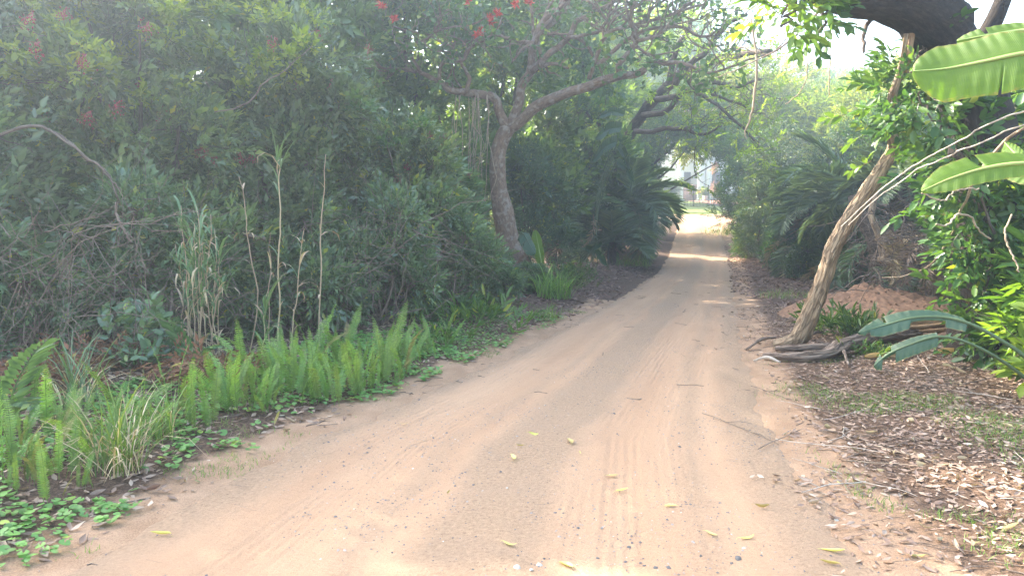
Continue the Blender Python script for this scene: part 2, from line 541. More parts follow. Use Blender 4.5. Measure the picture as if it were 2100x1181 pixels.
M['vine'] = barkmat('pale_vine', (.28, .2, .13), (.42, .32, .22), (.55, .44, .33), sc=20, stretch=.2, bump=.2)
M['log'] = barkmat('weathered_log', (.10, .065, .045), (.26, .19, .145), (.42, .34, .28), sc=14, stretch=.12, bump=1.0)
M['splinter'] = barkmat('split_wood', (.24, .13, .065), (.42, .27, .15), (.55, .4, .26), sc=26, stretch=.06, bump=.8)
M['twig'] = barkmat('dry_twig', (.09, .06, .045), (.22, .165, .125), (.38, .31, .25), sc=25, stretch=.2, bump=.3)
M['palewood'] = barkmat('bleached_wood', (.35, .28, .22), (.52, .45, .38), (.66, .6, .53), sc=25, stretch=.12, bump=.4)
M['palmtrunk'] = barkmat('palm_trunk', (.06, .045, .035), (.12, .09, .065), (.22, .17, .12), sc=12, stretch=1.2, bump=.9)
M['redflower'] = plain('red_petal', (.62, .07, .03), .5, .3, 40)
M['berry'] = plain('red_berry', (.27, .03, .035), .4, .3, 60)
M['stone'] = plain('grey_stone', (.13, .12, .115), .75, .35, 30, .4)
M['palestone'] = plain('pale_stone', (.5, .46, .4), .8, .25, 30, .4)
M['white'] = plain('white_plaster', (.8, .78, .74), .8, .06, 2)
M['brickpink'] = plain('faded_brick', (.48, .25, .2), .85, .2, 6)
M['paver'] = plain('brick_paving', (.42, .19, .12), .85, .25, 5)
M['roof'] = plain('roof_tile', (.3, .14, .1), .8, .2, 4)
M['fence'] = plain('fence_paint', (.10, .085, .075), .6, .2, 8)
M['skin'] = plain('skin', (.3, .18, .12), .6, .1, 5)
M['shirt'] = plain('grey_cloth', (.42, .43, .47), .9, .1, 10)
M['shorts'] = plain('black_cloth', (.03, .03, .035), .9, .1, 10)
M['ysign'] = plain('yellow_board', (.75, .62, .05), .6, .05, 3)
M['concrete'] = plain('pale_concrete', (.55, .5, .43), .9, .15, 3)

# ---- banana-like leaf: ribbed, translucent
def ribbed(name, c1, c2, tr):
    m, n, l, p, out = newmat(name)
    uv = n.new('ShaderNodeUVMap')
    sx = n.new('ShaderNodeSeparateXYZ'); l.new(uv.outputs[0], sx.inputs[0])
    w = n.new('ShaderNodeTexWave'); w.wave_type = 'BANDS'; w.bands_direction = 'X'; w.inputs['Scale'].default_value = 30; w.inputs['Distortion'].default_value = 1.2; w.inputs['Detail'].default_value = 2
    l.new(uv.outputs[0], w.inputs['Vector'])
    t = n.new('ShaderNodeTexNoise'); t.inputs['Scale'].default_value = 5; t.inputs['Detail'].default_value = 5; l.new(uv.outputs[0], t.inputs['Vector'])
    f = math_n(n, l, 'MULTIPLY_ADD', w.outputs['Fac'], .16); l.new(math_n(n, l, 'MULTIPLY', t.outputs[0], .75), f.node.inputs[2])
    cr = ramp(n, [(.2, c1), (.8, c2)]); l.new(f, cr.inputs[0])
    t3 = n.new('ShaderNodeTexNoise'); t3.inputs['Scale'].default_value = 16; t3.inputs['Detail'].default_value = 4; l.new(uv.outputs[0], t3.inputs['Vector'])
    eg = math_n(n, l, 'ADD', sx.outputs[1], math_n(n, l, 'MULTIPLY', t3.outputs[0], .5))
    er = ramp(n, [(1.17 / 1.5, (0, 0, 0)), (1.30 / 1.5, (1, 1, 1))]); l.new(math_n(n, l, 'DIVIDE', eg, 1.5), er.inputs[0])
    bc = mix(n, l, math_n(n, l, 'MULTIPLY', er.outputs[0], .8), cr.outputs[0], (.30, .22, .07))
    l.new(bc, p.inputs['Base Color']); p.inputs['Roughness'].default_value = .42
    b = n.new('ShaderNodeBump'); b.inputs['Strength'].default_value = .4; b.inputs['Distance'].default_value = .004
    l.new(w.outputs['Fac'], b.inputs['Height']); l.new(b.outputs[0], p.inputs['Normal'])
    tn = n.new('ShaderNodeBsdfTranslucent'); l.new(mix(n, l, 1.0, bc, (1.6, 1.6, .3), 'MULTIPLY'), tn.inputs['Color'])
    ms = n.new('ShaderNodeMixShader'); ms.inputs[0].default_value = tr
    l.new(p.outputs[0], ms.inputs[1]); l.new(tn.outputs[0], ms.inputs[2]); l.new(ms.outputs[0], out.inputs['Surface'])
    return m
M['bigleaf'] = ribbed('big_ribbed_leaf', (.085, .17, .012), (.14, .25, .02), .5)
M['bigleaf_dark'] = ribbed('dark_ribbed_leaf', (.03, .075, .04), (.06, .12, .06), .2)
M['midrib_dark'] = plain('dark_leaf_rib', (.09, .13, .06), .5, .15, 6)
M['midrib'] = plain('leaf_rib', (.25, .34, .10), .5, .15, 6)

# ---- ground and road
def ground_mat():
    m, n, l, p, out = newmat('verge_soil')
    tc = n.new('ShaderNodeTexCoord'); z = n.new('ShaderNodeAttribute'); z.attribute_name = 'zone'
    sx = n.new('ShaderNodeSeparateXYZ'); l.new(z.outputs['Vector'], sx.inputs[0])
    def noise(sc, d=6, r=.6):
        t = n.new('ShaderNodeTexNoise'); t.inputs['Scale'].default_value = sc; t.inputs['Detail'].default_value = d; t.inputs['Roughness'].default_value = r
        l.new(tc.outputs['Object'], t.inputs['Vector']); return t.outputs[0]
    sand = ramp(n, [(.3, (.33, .205, .125)), (.7, (.47, .31, .2))]); l.new(noise(3.), sand.inputs[0])
    soil = ramp(n, [(.35, (.055, .036, .025)), (.5, (.13, .082, .056)), (.68, (.26, .17, .115))]); l.new(noise(38., 6, .75), soil.inputs[0])
    grass = ramp(n, [(.3, (.09, .14, .025)), (.7, (.2, .25, .05))]); l.new(noise(2.2), grass.inputs[0])
    k = noise(4.5, 5)
    f1 = math_n(n, l, 'ADD', sx.outputs[0], math_n(n, l, 'MULTIPLY_ADD', k, .9)); f1.node.inputs[1].links[0].from_node.inputs[2].default_value = -.45
    r1 = ramp(n, [(.35, (0, 0, 0)), (.65, (1, 1, 1))]); l.new(f1, r1.inputs[0])
    c = mix(n, l, r1.outputs[0], sand.outputs[0], soil.outputs[0])
    f2 = math_n(n, l, 'ADD', sx.outputs[1], math_n(n, l, 'MULTIPLY_ADD', k, .6)); f2.node.inputs[1].links[0].from_node.inputs[2].default_value = -.3
    r2 = ramp(n, [(.4, (0, 0, 0)), (.6, (1, 1, 1))]); l.new(f2, r2.inputs[0])
    c = mix(n, l, r2.outputs[0], c, grass.outputs[0])
    g = ramp(n, [(.35, (.6, .6, .6)), (.6, (1.05, 1.05, 1.05))]); l.new(noise(120., 4, .8), g.inputs[0])
    c = mix(n, l, 1., c, g.outputs[0], 'MULTIPLY')
    l.new(c, p.inputs['Base Color']); p.inputs['Roughness'].default_value = .95; p.inputs['Specular IOR Level'].default_value = .1
    b = n.new('ShaderNodeBump'); b.inputs['Strength'].default_value = .8; b.inputs['Distance'].default_value = .015
    l.new(noise(45., 8, .75), b.inputs['Height']); l.new(b.outputs[0], p.inputs['Normal'])
    return m

def road_mat():
    m, n, l, p, out = newmat('sandy_track')
    uv = n.new('ShaderNodeUVMap'); sx = n.new('ShaderNodeSeparateXYZ'); l.new(uv.outputs[0], sx.inputs[0])
    U, V = sx.outputs[0], sx.outputs[1]
    def noise(sc, d=5, r=.6, vec=None):
        t = n.new('ShaderNodeTexNoise'); t.inputs['Scale'].default_value = sc; t.inputs['Detail'].default_value = d; t.inputs['Roughness'].default_value = r
        l.new(vec if vec is not None else uv.outputs[0], t.inputs['Vector']); return t.outputs[0]
    st = n.new('ShaderNodeMapping'); st.inputs['Scale'].default_value = (1, .12, 1); l.new(uv.outputs[0], st.inputs['Vector'])
    # where wheels run: smooth packed sand; elsewhere grit
    def band(c, w):
        d = math_n(n, l, 'ABSOLUTE', math_n(n, l, 'ADD', math_n(n, l, 'ADD', U, -c), math_n(n, l, 'MULTIPLY_ADD', noise(.35, 2), .5)))
        d.node.inputs[0].links[0].from_node.inputs[1].links[0].from_node.inputs[2].default_value = -.25
        return math_n(n, l, 'SUBTRACT', 1.0, math_n(n, l, 'DIVIDE', d, w), True)
    b1 = band(-1.0, .62); b2 = band(.62, .5); b3 = band(-.45, .28); b4 = band(1.15, .3)
    tr = math_n(n, l, 'MAXIMUM', math_n(n, l, 'MAXIMUM', b1, b2), math_n(n, l, 'MAXIMUM', math_n(n, l, 'MULTIPLY', b3, .6), math_n(n, l, 'MULTIPLY', b4, .6)))
    trs = ramp(n, [(.15, (0, 0, 0)), (.55, (1, 1, 1))]); l.new(math_n(n, l, 'ADD', tr, math_n(n, l, 'MULTIPLY_ADD', noise(1.7, 5), .5)), trs.inputs[0])
    trs.inputs[0].links[0].from_node.inputs[1].links[0].from_node.inputs[2].default_value = -.25
    sand = ramp(n, [(.3, (.41, .25, .152)), (.7, (.51, .33, .207))]); l.new(noise(2.0, 6, .6, st.outputs[0]), sand.inputs[0])
    grit = ramp(n, [(.32, (.26, .17, .115)), (.45, (.38, .255, .165)), (.62, (.49, .335, .22))]); l.new(noise(42., 5, .8), grit.inputs[0])
    gritg = ramp(n, [(.35, (.29, .20, .14)), (.6, (.47, .325, .22))]); l.new(noise(60., 4, .8), gritg.inputs[0])
    pt = ramp(n, [(.48, (0, 0, 0)), (.66, (1, 1, 1))]); l.new(noise(1.1, 4), pt.inputs[0])
    gr = mix(n, l, math_n(n, l, 'MULTIPLY', pt.outputs[0], .55), grit.outputs[0], gritg.outputs[0])
    c = mix(n, l, math_n(n, l, 'MULTIPLY', trs.outputs[0], .85), gr, sand.outputs[0])
    # dark specks of grit
    vo = n.new('ShaderNodeTexVoronoi'); vo.inputs['Scale'].default_value = 30; vo.inputs['Randomness'].default_value = 1; l.new(uv.outputs[0], vo.inputs['Vector'])
    sp = ramp(n, [(.10, (.42, .40, .38)), (.17, (1, 1, 1))]); l.new(vo.outputs['Distance'], sp.inputs[0])
    pres = ramp(n, [(.5, (0, 0, 0)), (.62, (1, 1, 1))]); l.new(noise(3.2, 4, .7), pres.inputs[0])
    sf = math_n(n, l, 'MULTIPLY', math_n(n, l, 'SUBTRACT', 1.0, math_n(n, l, 'MULTIPLY', trs.outputs[0], .8)), math_n(n, l, 'MULTIPLY_ADD', pres.outputs[0], .7))
    sf.node.inputs[1].links[0].from_node.inputs[2].default_value = .3
    c = mix(n, l, sf, c, mix(n, l, 1., c, sp.outputs[0], 'MULTIPLY'))
    fine = ramp(n, [(.3, (.82, .82, .82)), (.6, (1.04, 1.04, 1.04))]); l.new(noise(170., 3, .8), fine.inputs[0])
    c = mix(n, l, 1., c, fine.outputs[0], 'MULTIPLY')
    l.new(c, p.inputs['Base Color']); p.inputs['Roughness'].default_value = .95; p.inputs['Specular IOR Level'].default_value = .12
    # tyre prints: fine ribs along the track with cross lugs
    wob = math_n(n, l, 'MULTIPLY_ADD', noise(.3, 2), .25); wob.node.inputs[2].default_value = 0; wob.node.inputs[1].default_value = .08
    u2 = math_n(n, l, 'ADD', U, wob)
    rib = math_n(n, l, 'SINE', math_n(n, l, 'MULTIPLY', u2, 130.))
    lug = math_n(n, l, 'SINE', math_n(n, l, 'ADD', math_n(n, l, 'MULTIPLY', V, 105.), math_n(n, l, 'MULTIPLY', u2, 45.)))
    sel = ramp(n, [(.46, (0, 0, 0)), (.58, (1, 1, 1))]); l.new(noise(5., 2, .5, st.outputs[0]), sel.inputs[0])
    pr = math_n(n, l, 'ADD', math_n(n, l, 'MULTIPLY', rib, sel.outputs[0]), math_n(n, l, 'MULTIPLY', math_n(n, l, 'MAXIMUM', lug, 0.0), math_n(n, l, 'SUBTRACT', 1.0, sel.outputs[0])))
    pr = math_n(n, l, 'MULTIPLY', pr, math_n(n, l, 'MULTIPLY', trs.outputs[0], .08))
    hh = math_n(n, l, 'ADD', pr, math_n(n, l, 'ADD', math_n(n, l, 'MULTIPLY', noise(55., 6, .75), 1.3), math_n(n, l, 'MULTIPLY', noise(12., 5, .6), 1.2)))
    hh = math_n(n, l, 'ADD', hh, math_n(n, l, 'MULTIPLY', math_n(n, l, 'MULTIPLY', noise(180., 3, .8), math_n(n, l, 'SUBTRACT', 1.1, trs.outputs[0])), 1.0))
    b = n.new('ShaderNodeBump'); b.inputs['Strength'].default_value = .85; b.inputs['Distance'].default_value = .012
    l.new(hh, b.inputs['Height']); l.new(b.outputs[0], p.inputs['Normal'])
    return m
M['ground'] = ground_mat()
M['road'] = road_mat()
M['mound'] = plain('dug_sand', (.25, .145, .09), .95, .35, 14, 1.0, .1)
M['lawn'] = plain('sunny_lawn', (.20, .24, .05), .9, .2, 1.5)

# ------------------------------------------------------------------ THE SETTING: ground sheet
def grid_lines(segs):
    o = []
    for a, b, s in segs: o.append(np.arange(a, b, s))
    return np.unique(np.round(np.concatenate(o), 4))
gx = grid_lines([(-400, -60, 60), (-60, -12, 4), (-12, -6.5, .25), (-6.5, 7, .075), (7, 12, .2), (12, 60, 3), (60, 401, 60)])
gy = grid_lines([(-200, -20, 40), (-20, -2, 2), (-2, 2, .25), (2, 13, .075), (13, 26, .14), (26, 60, .6), (60, 120, 4), (120, 901, 60)])
X, Y = np.meshgrid(gx, gy)
Z = ground_z(X, Y)
ns, ms_ = X.shape
idx = np.arange(X.size).reshape(ns, ms_)
Q = np.stack([idx[:-1, :-1], idx[:-1, 1:], idx[1:, 1:], idx[1:, :-1]], -1).reshape(-1, 4)
S_ = road_s(X, Y)
dl = road_l(Y) - X; dr = X - road_r(Y)
lit = np.maximum(sstep(.1, .8, dl) * .9, sstep(.0, .9, dr) * .95)
lit = np.where((Y > 15) & (dl > 0) & (Y < 44), np.maximum(lit, .8), lit)
lit = lit * (1 - sstep(43, 46, Y))
gr_ = np.maximum(sstep(47.5, 50, Y) * (1 - sstep(56.8, 57.2, Y)) * (X < 16.3), 0)
gr_ = np.maximum(gr_, (Y > 57) * 1.0)
gr_ = np.maximum(gr_, .75 * np.exp(-((X - (road_r(Y) + 1.3)) / 1.0) ** 2) * sstep(29, 33, Y) * (1 - sstep(40, 44, Y)))
structure(mk('ground', np.stack([X, Y, Z], -1), Q, M['ground'], smooth=True, zone=np.stack([lit, gr_, lit * 0], -1)))
# the sandy road, its own sheet whose feathered edges dive under the verge
def tyre_ribs(u, y):
    o = 0
    for c, w, ph, am in ((-1.28, .11, 0., 1.), (-1.02, .10, 1.7, .8), (-.72, .10, 3.1, .9), (.36, .10, .6, .7), (.62, .11, 2.2, 1.), (.95, .10, 4.0, .6)):
        cc = c + .10 * np.sin(y * .33 + ph) + .03 * np.sin(y * 1.1 + ph)
        d = (u - cc) / w
        m = np.clip(1 - d ** 8, 0, 1) * (np.abs(d) < 1)
        seen = sstep(.42, .58, noise2(y * .0 + c * 7, y, .55, ph, 2))
        rib = np.cos(d * math.pi * 3.5)
        lug = np.where(np.abs(d) > .6, np.sin(y * 75 + d * 4), 0)
        o = o + am * m * seen * (-.002 + .0024 * rib + .0018 * lug) + am * seen * .003 * np.exp(-((np.abs(d) - 1.15) / .2) ** 2)
    return o
def road_sheet(vy, nu):
    uu = np.linspace(-1.3, 1.3, nu)
    YY = np.repeat(vy[:, None], nu, 1)
    cl = (road_l(YY) + road_r(YY)) / 2; hw = (road_r(YY) - road_l(YY)) / 2
    XX = cl + uu[None] * hw
    U = (XX - cl) * 1.6 / hw
    ZZ = road_z(XX, YY) - .10 * sstep(44.5, 46.5, YY)
    if nu > 200: ZZ = ZZ + tyre_ribs(U, YY) * (1 - sstep(9.5, 11, YY)) * sstep(1.8, 2.3, YY)
    idx = np.arange(XX.size).reshape(XX.shape)
    Q = np.stack([idx[:-1, :-1], idx[:-1, 1:], idx[1:, 1:], idx[1:, :-1]], -1).reshape(-1, 4)
    return np.stack([XX, YY, ZZ], -1).reshape(-1, 3), Q, np.stack([U, YY], -1).reshape(-1, 2)
near_y = np.concatenate([np.arange(2, 6, .035), np.arange(6, 11.01, .07)]); near_y[-1] = 11.0
parts_ = [road_sheet(np.append(np.arange(-8, 2, .4), 2.0), 40), road_sheet(near_y, 380), road_sheet(np.concatenate([np.arange(11, 26, .2), np.arange(26, 46.6, .5)]), 60)]
off_ = 0; V_ = []; Q_ = []; UV_ = []
for v, q_, u in parts_:
    V_.append(v); Q_.append(q_ + off_); UV_.append(u); off_ += len(v)
structure(mk('dirt_road', np.concatenate(V_), np.concatenate(Q_), M['road'], smooth=True, uv=np.concatenate(UV_)))

# ---- thin haze volume, added mostly to imitate lens glare at upper left
acc_h = None
def build_haze():
    x0, x1, y0, y1, z0, z1 = -60, 75, -12, 110, -1.2, 24
    v = np.array([[x, y, z] for x in (x0, x1) for y in (y0, y1) for z in (z0, z1)], float)
    o = mk('haze', v, np.array([[0, 1, 3, 2], [4, 6, 7, 5], [0, 4, 5, 1], [2, 3, 7, 6], [0, 2, 6, 4], [1, 5, 7, 3]]))
    m = bpy.data.materials.new('glare_haze'); m.use_nodes = True; n = m.node_tree.nodes; n.clear()
    out = n.new('ShaderNodeOutputMaterial'); vol = n.new('ShaderNodeVolumePrincipled')
    vol.inputs['Color'].default_value = (.72, .86, 1.0, 1); vol.inputs['Density'].default_value = HAZE; vol.inputs['Anisotropy'].default_value = .7
    m.node_tree.links.new(vol.outputs[0], out.inputs['Volume'])
    o.data.materials.append(m); o['kind'] = 'stuff'
HAZE = .0068
build_haze()
# ------------------------------------------------------------------ shrubs and trees
def limb_set(acc, rng, base, tips, r0, r1=.012, n=10, sides=6, wob=.35, spread=.25):
    """stems from the base up to lobe centres"""
    for t in tips:
        b = base + np.append(rng.normal(0, spread, 2), 0); b[2] = float(surf_z(b[0], b[1])) - .05
        m1 = b + (t - b) * .4 + rng.normal(0, wob * .5, 3) * [1, 1, .4]; m2 = b + (t - b) * .75 + rng.normal(0, wob * .5, 3)
        r = r0 * rng.uniform(.7, 1.1)
        add_tube(acc, [b, m1, m2, t], [r, r * .75, r * .5, r1], n, sides, .15, rng.uniform(0, 50), wob=wob * .3)

def twig_tangle(acc, rng, O, D, L, r=.005, droop=.2, sides=4):
    """bare wandering twigs starting at O heading D"""
    m = len(O); n = 7
    k = np.linspace(0, 1, n)[None, :, None]
    bend = norm(rng.normal(0, 1, (m, 3)))
    wv = rng.normal(0, .05, (m, n, 3)); wv[:, 0] = 0
    P = O[:, None] + D[:, None] * L[:, None, None] * k + bend[:, None] * (L[:, None, None] * .28) * k ** 2 + wv * L[:, None, None] * .5
    P[:, :, 2] -= (droop * L[:, None] * k[:, :, 0] ** 2)
    R = np.linspace(1, .35, n)[None] * (r * rng.uniform(.6, 1.5, m))[:, None]
    v, f, u = tubes(P, R, sides, False)
    acc.add(v, f, .5, u)

def shrub(name, label, cat, x, y, h, r, n, kind='pepper', leaf='pepper', size=.2, seed=1, nl=9, twigs=60, stem_r=.05, low=.0,
          group=None, lobes=None, gap=.40, stems=7, squash=1.0, bark='stem', shell=(.45, 1.05), tl=1.1, lr=.5):
    rng = rs(seed)
    z0 = float(surf_z(x, y))
    root = thing(name, label, cat, (x, y, z0), group)
    if lobes is None:
        lobes = []
        for k in range(nl):
            a = k * 2.4 + rng.uniform(-.5, .5); q = (k + .5) / nl
            rr = r * .62 * math.sqrt(rng.uniform(.15, 1)) * (1 - .35 * q)
            s = r * rng.uniform(.38, .6) * (1.05 - .25 * q) * (lr / .5)
            lobes.append([x + rr * math.cos(a), y + rr * math.sin(a) * squash, z0 + max(low, .0) + (h - low) * (.12 + .80 * q) , s, s * squash, s * rng.uniform(.7, .95)])
    lobes = np.array(lobes)
    O, D = crown_points(rng, lobes, n, gap=gap, lowcut=z0 + low * .8, shell=shell)
    Dd = norm(D + np.array([0, 0, .25]) + rng.normal(0, .45, D.shape))
    S = size * np.clip(np.exp(rng.normal(0, .3, len(O))), .5, 1.5)
    acc = Acc(); scatter_sprigs(acc, O - Dd * S[:, None] * .4, Dd, S, kind, rng)
    stuff(acc.build('foliage', M[leaf], root))
    acc = Acc()
    base = np.array([x, y, z0])
    ii = rng.permutation(len(lobes))[:max(stems, 1)]
    limb_set(acc, rng, base, lobes[ii, :3], stem_r, wob=.3 * min(1, h / 3), spread=.12 * r)
    if twigs:
        q = rng.integers(0, len(O), twigs)
        twig_tangle(acc, rng, O[q] - D[q] * .3, norm(D[q] + rng.normal(0, .7, (twigs, 3))), rng.uniform(.3, tl, twigs), .0055)
    acc.build('stem', M[bark], root)
    return root, O, D

def regrow(src, lab, x, y, rz, sc, group=None):
    """a copy of a grown plant with copies of its parts, turned and resized"""
    r = src.copy(); COL.objects.link(r)
    r.location = (x, y, float(surf_z(x, y)) - .03); r.rotation_euler = (0, 0, rz); r.scale = sc
    r['label'] = lab
    if group: r['group'] = group
    for ch in list(src.children):
        c = ch.copy(); COL.objects.link(c); c.parent = r
    return r

def grow_row(name, cat, rows, seed, group, uniq, **kw):
    """rows of (x, y, h, r, n, kind, leaf, size, label); the first uniq of each leaf kind are grown, later ones are turned copies"""
    protos = {}
    for i, (x, y, h, r, n, kind, lf, sz, lab) in enumerate(rows):
        pr = protos.setdefault((kind, lf), [])
        if len(pr) < uniq:
            root, O, D = shrub(name, lab, cat, x, y, h, r, n, kind, lf, sz, seed + i, group=group, **kw)
            pr.append((root, h, r))
        else:
            src, h0, r0 = pr[i % len(pr)]
            regrow(src, lab, x, y, 1.1 + 2.2 * i, (r / r0, r / r0, h / h0), group)

def berries(root, O, D, px_list, Yd, seed):
    """a hanging red berry cluster near each photo pixel"""
    rng = rs(seed)
    oct_v = np.array([[1, 0, 0], [-1, 0, 0], [0, 1, 0], [0, -1, 0], [0, 0, 1], [0, 0, -1.]])
    oct_f = np.array([[0, 2, 4], [2, 1, 4], [1, 3, 4], [3, 0, 4], [2, 0, 5], [1, 2, 5], [3, 1, 5], [0, 3, 5]])
    for (a, b) in px_list:
        X_, Y_ = to_px(O)
        m = (np.abs(X_ - a) < 28) & (np.abs(Y_ - b) < 28)
        yy = np.percentile(O[m, 1], 8) + .02 if m.sum() > 3 else Yd
        c = at(a, b, yy)
        acc = Acc()
        for k in range(34):
            p = c + rng.normal(0, 1, 3) * [.035, .04, .045]
            acc.add(p + oct_v * rng.uniform(.006, .011), oct_f)
        for k in range(5):
            e = c + rng.normal(0, 1, 3) * [.05, .05, .05]
            add_tube(acc, [c + [0, .06, .09], (c + e) / 2 + [0, 0, .03], e], [.003, .002, .0015], 4, 3)
        stuff(acc.build('berry_cluster', M['berry'], root))

PEP = 'pepper hedge shrubs left of the road'
hedge = []
front = [(-8.3, 6.6, 4.2, 1.8, 'dark pepper shrub at the left edge of the photo behind the ferns'),
         (-6.2, 7.9, 4.8, 1.8, 'dense pepper shrub behind the two large pale fern fronds'),
         (-4.7, 9.4, 4.9, 1.75, 'dense pepper shrub behind the tall reed clump'),
         (-3.4, 10.8, 4.6, 1.7, 'pepper shrub behind the single tall dry reed stalk'),
         (-2.0, 12.0, 3.3, 1.5, 'pepper shrub hung with red berries left of the coral tree'),
         (-1.55, 13.7, 2.9, 1.05, 'pepper shrub with berries touching the left of the coral tree trunk')]
for i, (x, y, h, r, lab) in enumerate(front):
    hedge.append(shrub('pepper_shrub', lab, 'shrub', x, y, h, r, 4200 if r > 1.6 else 3400, 'pepper', 'pepper' if i % 2 else 'hedge2', .245, 100 + i, nl=13, twigs=170, gap=.48, group=PEP, stem_r=.05, low=.25))
berries(*hedge[0], [(75, 105), (170, 130), (60, 45)], 6.5, 1)
berries(*hedge[1], [(93, 243), (180, 245), (240, 223), (130, 30), (300, 60)], 7.5, 2)
berries(*hedge[2], [(415, 315), (440, 330), (515, 325), (490, 325), (330, 232), (560, 90), (285, 180)], 8.5, 3)
berries(*hedge[3], [(650, 75), (755, 102), (600, 170), (680, 175)], 10, 4)
berries(*hedge[4], [(835, 345), (815, 370), (880, 280), (910, 285)], 11, 5)
berries(*hedge[5], [(895, 352), (920, 325), (945, 370), (962, 360), (915, 375), (925, 290)], 12.5, 6)
HALL = np.concatenate([h[1] for h in hedge])
def leaf_sprays(root, O, px_list, seed, leaf='sun_leaf'):  # hedge leaf sprays; the yellow-green default colour stands in for sunlight on them
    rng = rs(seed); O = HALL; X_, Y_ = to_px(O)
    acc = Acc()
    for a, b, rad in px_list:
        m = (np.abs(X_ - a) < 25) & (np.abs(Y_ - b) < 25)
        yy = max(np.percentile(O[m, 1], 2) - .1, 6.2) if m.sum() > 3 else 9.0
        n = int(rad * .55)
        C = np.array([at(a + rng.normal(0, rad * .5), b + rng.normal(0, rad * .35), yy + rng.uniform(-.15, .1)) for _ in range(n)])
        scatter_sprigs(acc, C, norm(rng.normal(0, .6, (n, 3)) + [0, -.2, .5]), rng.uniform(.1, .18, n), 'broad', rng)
    stuff(acc.build('tinted_leaves', M[leaf], root))
leaf_sprays(hedge[0][0], hedge[0][1], [(60, 15, 30), (30, 110, 26)], 11)
leaf_sprays(hedge[1][0], hedge[1][1], [(150, 20, 40), (175, 95, 25), (130, 60, 24), (155, 150, 22), (215, 135, 26), (40, 165, 20)], 12)
leaf_sprays(hedge[2][0], hedge[2][1], [(340, 25, 44), (335, 75, 34), (450, 20, 30), (295, 205, 26), (375, 175, 18), (265, 110, 22), (440, 100, 28)], 13)
leaf_sprays(hedge[3][0], hedge[3][1], [(520, 130, 30), (545, 135, 26), (600, 120, 34), (630, 100, 26), (610, 165, 30), (540, 15, 40), (640, 40, 30), (500, 190, 24), (560, 40, 30)], 14)
leaf_sprays(hedge[4][0], hedge[4][1], [(740, 230, 30), (800, 300, 26), (860, 260, 24)], 15, 'vine_leaf')
under = [(-6.9, 6.2, 1.5, .95, 'low bramble tangle at the far left behind the fern bank'),
         (-5.4, 7.3, 1.7, 1.0, 'low bramble tangle behind the big pale fern frond'),
         (-4.1, 8.5, 1.8, 1.0, 'low bramble tangle at the foot of the reed clump'),
         (-2.9, 9.6, 1.7, .95, 'leafy undershrub at the foot of the tallest dry reed'),
         (-1.9, 10.5, 1.9, .95, 'leafy undershrub overhanging the last sword ferns'),
         (-1.0, 11.6, 1.8, .9, 'low spreading shrub halfway between the ferns and the coral tree'),
         (-0.45, 13.2, 1.0, .7, 'low pale-leaved shrub just before the coral tree trunk'),
         (.35, 15.1, .6, .55, 'small pale-leaved shrub hiding the foot of the coral tree')]
grow_row('undershrub', 'shrub', [(x, y, h, r, 2500, 'pepper', 'pepper', .18, lab) for x, y, h, r, lab in under], 140, 'undershrubs at the foot of the left hedge', 3,
         nl=8, twigs=200, bark='twig', stem_r=.022, low=.05, tl=1.3)
# filler shrubs in the gap between the hedge and the trees
grow_row('filler_shrub', 'shrub', [(x, y, h, r, 2300, 'pepper', 'pepper', .29, lab) for x, y, h, r, lab in [
        (-9.6, 8.9, 3.6, 1.9, 'shrub filling the hedge behind the far left pepper shrub'), (-7.6, 10.2, 3.6, 1.9, 'shrub filling the hedge behind the left bramble'),
        (-5.8, 11.6, 3.6, 1.9, 'shrub filling the hedge deep behind the reed clump'), (-4.3, 13.0, 3.4, 1.8, 'shrub filling the hedge deep behind the tallest reed'),
        (-2.6, 14.4, 3.2, 1.7, 'shrub filling the hedge deep behind the berry shrub'), (-1.7, 18.2, 3.2, 1.5, 'shrub filling the dark gap left of the coral tree trunk')]],
         170, 'shrubs deep in the left hedge', 2, nl=12, twigs=60, stem_r=.04, low=.02, gap=.3)
# taller trees behind the hedge
back = [(-11.5, 10.5, 10.2, 2.8), (-9.0, 12.2, 10.4, 2.8), (-6.6, 13.4, 10.2, 2.7), (-4.6, 15.4, 9.4, 2.6), (-2.6, 17.6, 9.6, 2.6), (-.4, 20.5, 9.6, 2.5), (1.6, 24.0, 9.8, 2.7)]
blab = ['tall broadleaf tree rising behind the hedge at the far left edge', 'tall tree behind the hedge above the pale fern fronds',
        'tall tree behind the hedge above the reed clump', 'tall tree behind the hedge above the tallest reed',
        'tall leafy tree left of and behind the coral tree', 'tall leafy tree directly behind the coral tree fork', 'tall leafy tree behind the right limb of the coral tree']
grow_row('woodland_tree', 'tree', [(x, y, h, r, 3600, 'tree', 'wood_leaf', .36, blab[i]) for i, (x, y, h, r) in enumerate(back)], 200, 'trees behind the left hedge', 3,
         nl=13, twigs=70, stem_r=.10, low=.8, gap=.41)

# ------------------------------------------------------------------ traced trees
def px_path(pts, Y0, Y1=None):
    """photo pixels -> world points, depth running from Y0 to Y1"""
    Y1 = Y0 if Y1 is None else Y1
    k = np.linspace(0, 1, len(pts))
    return np.array([at(a, b, Y0 + (Y1 - Y0) * t) for (a, b), t in zip(pts, k)])

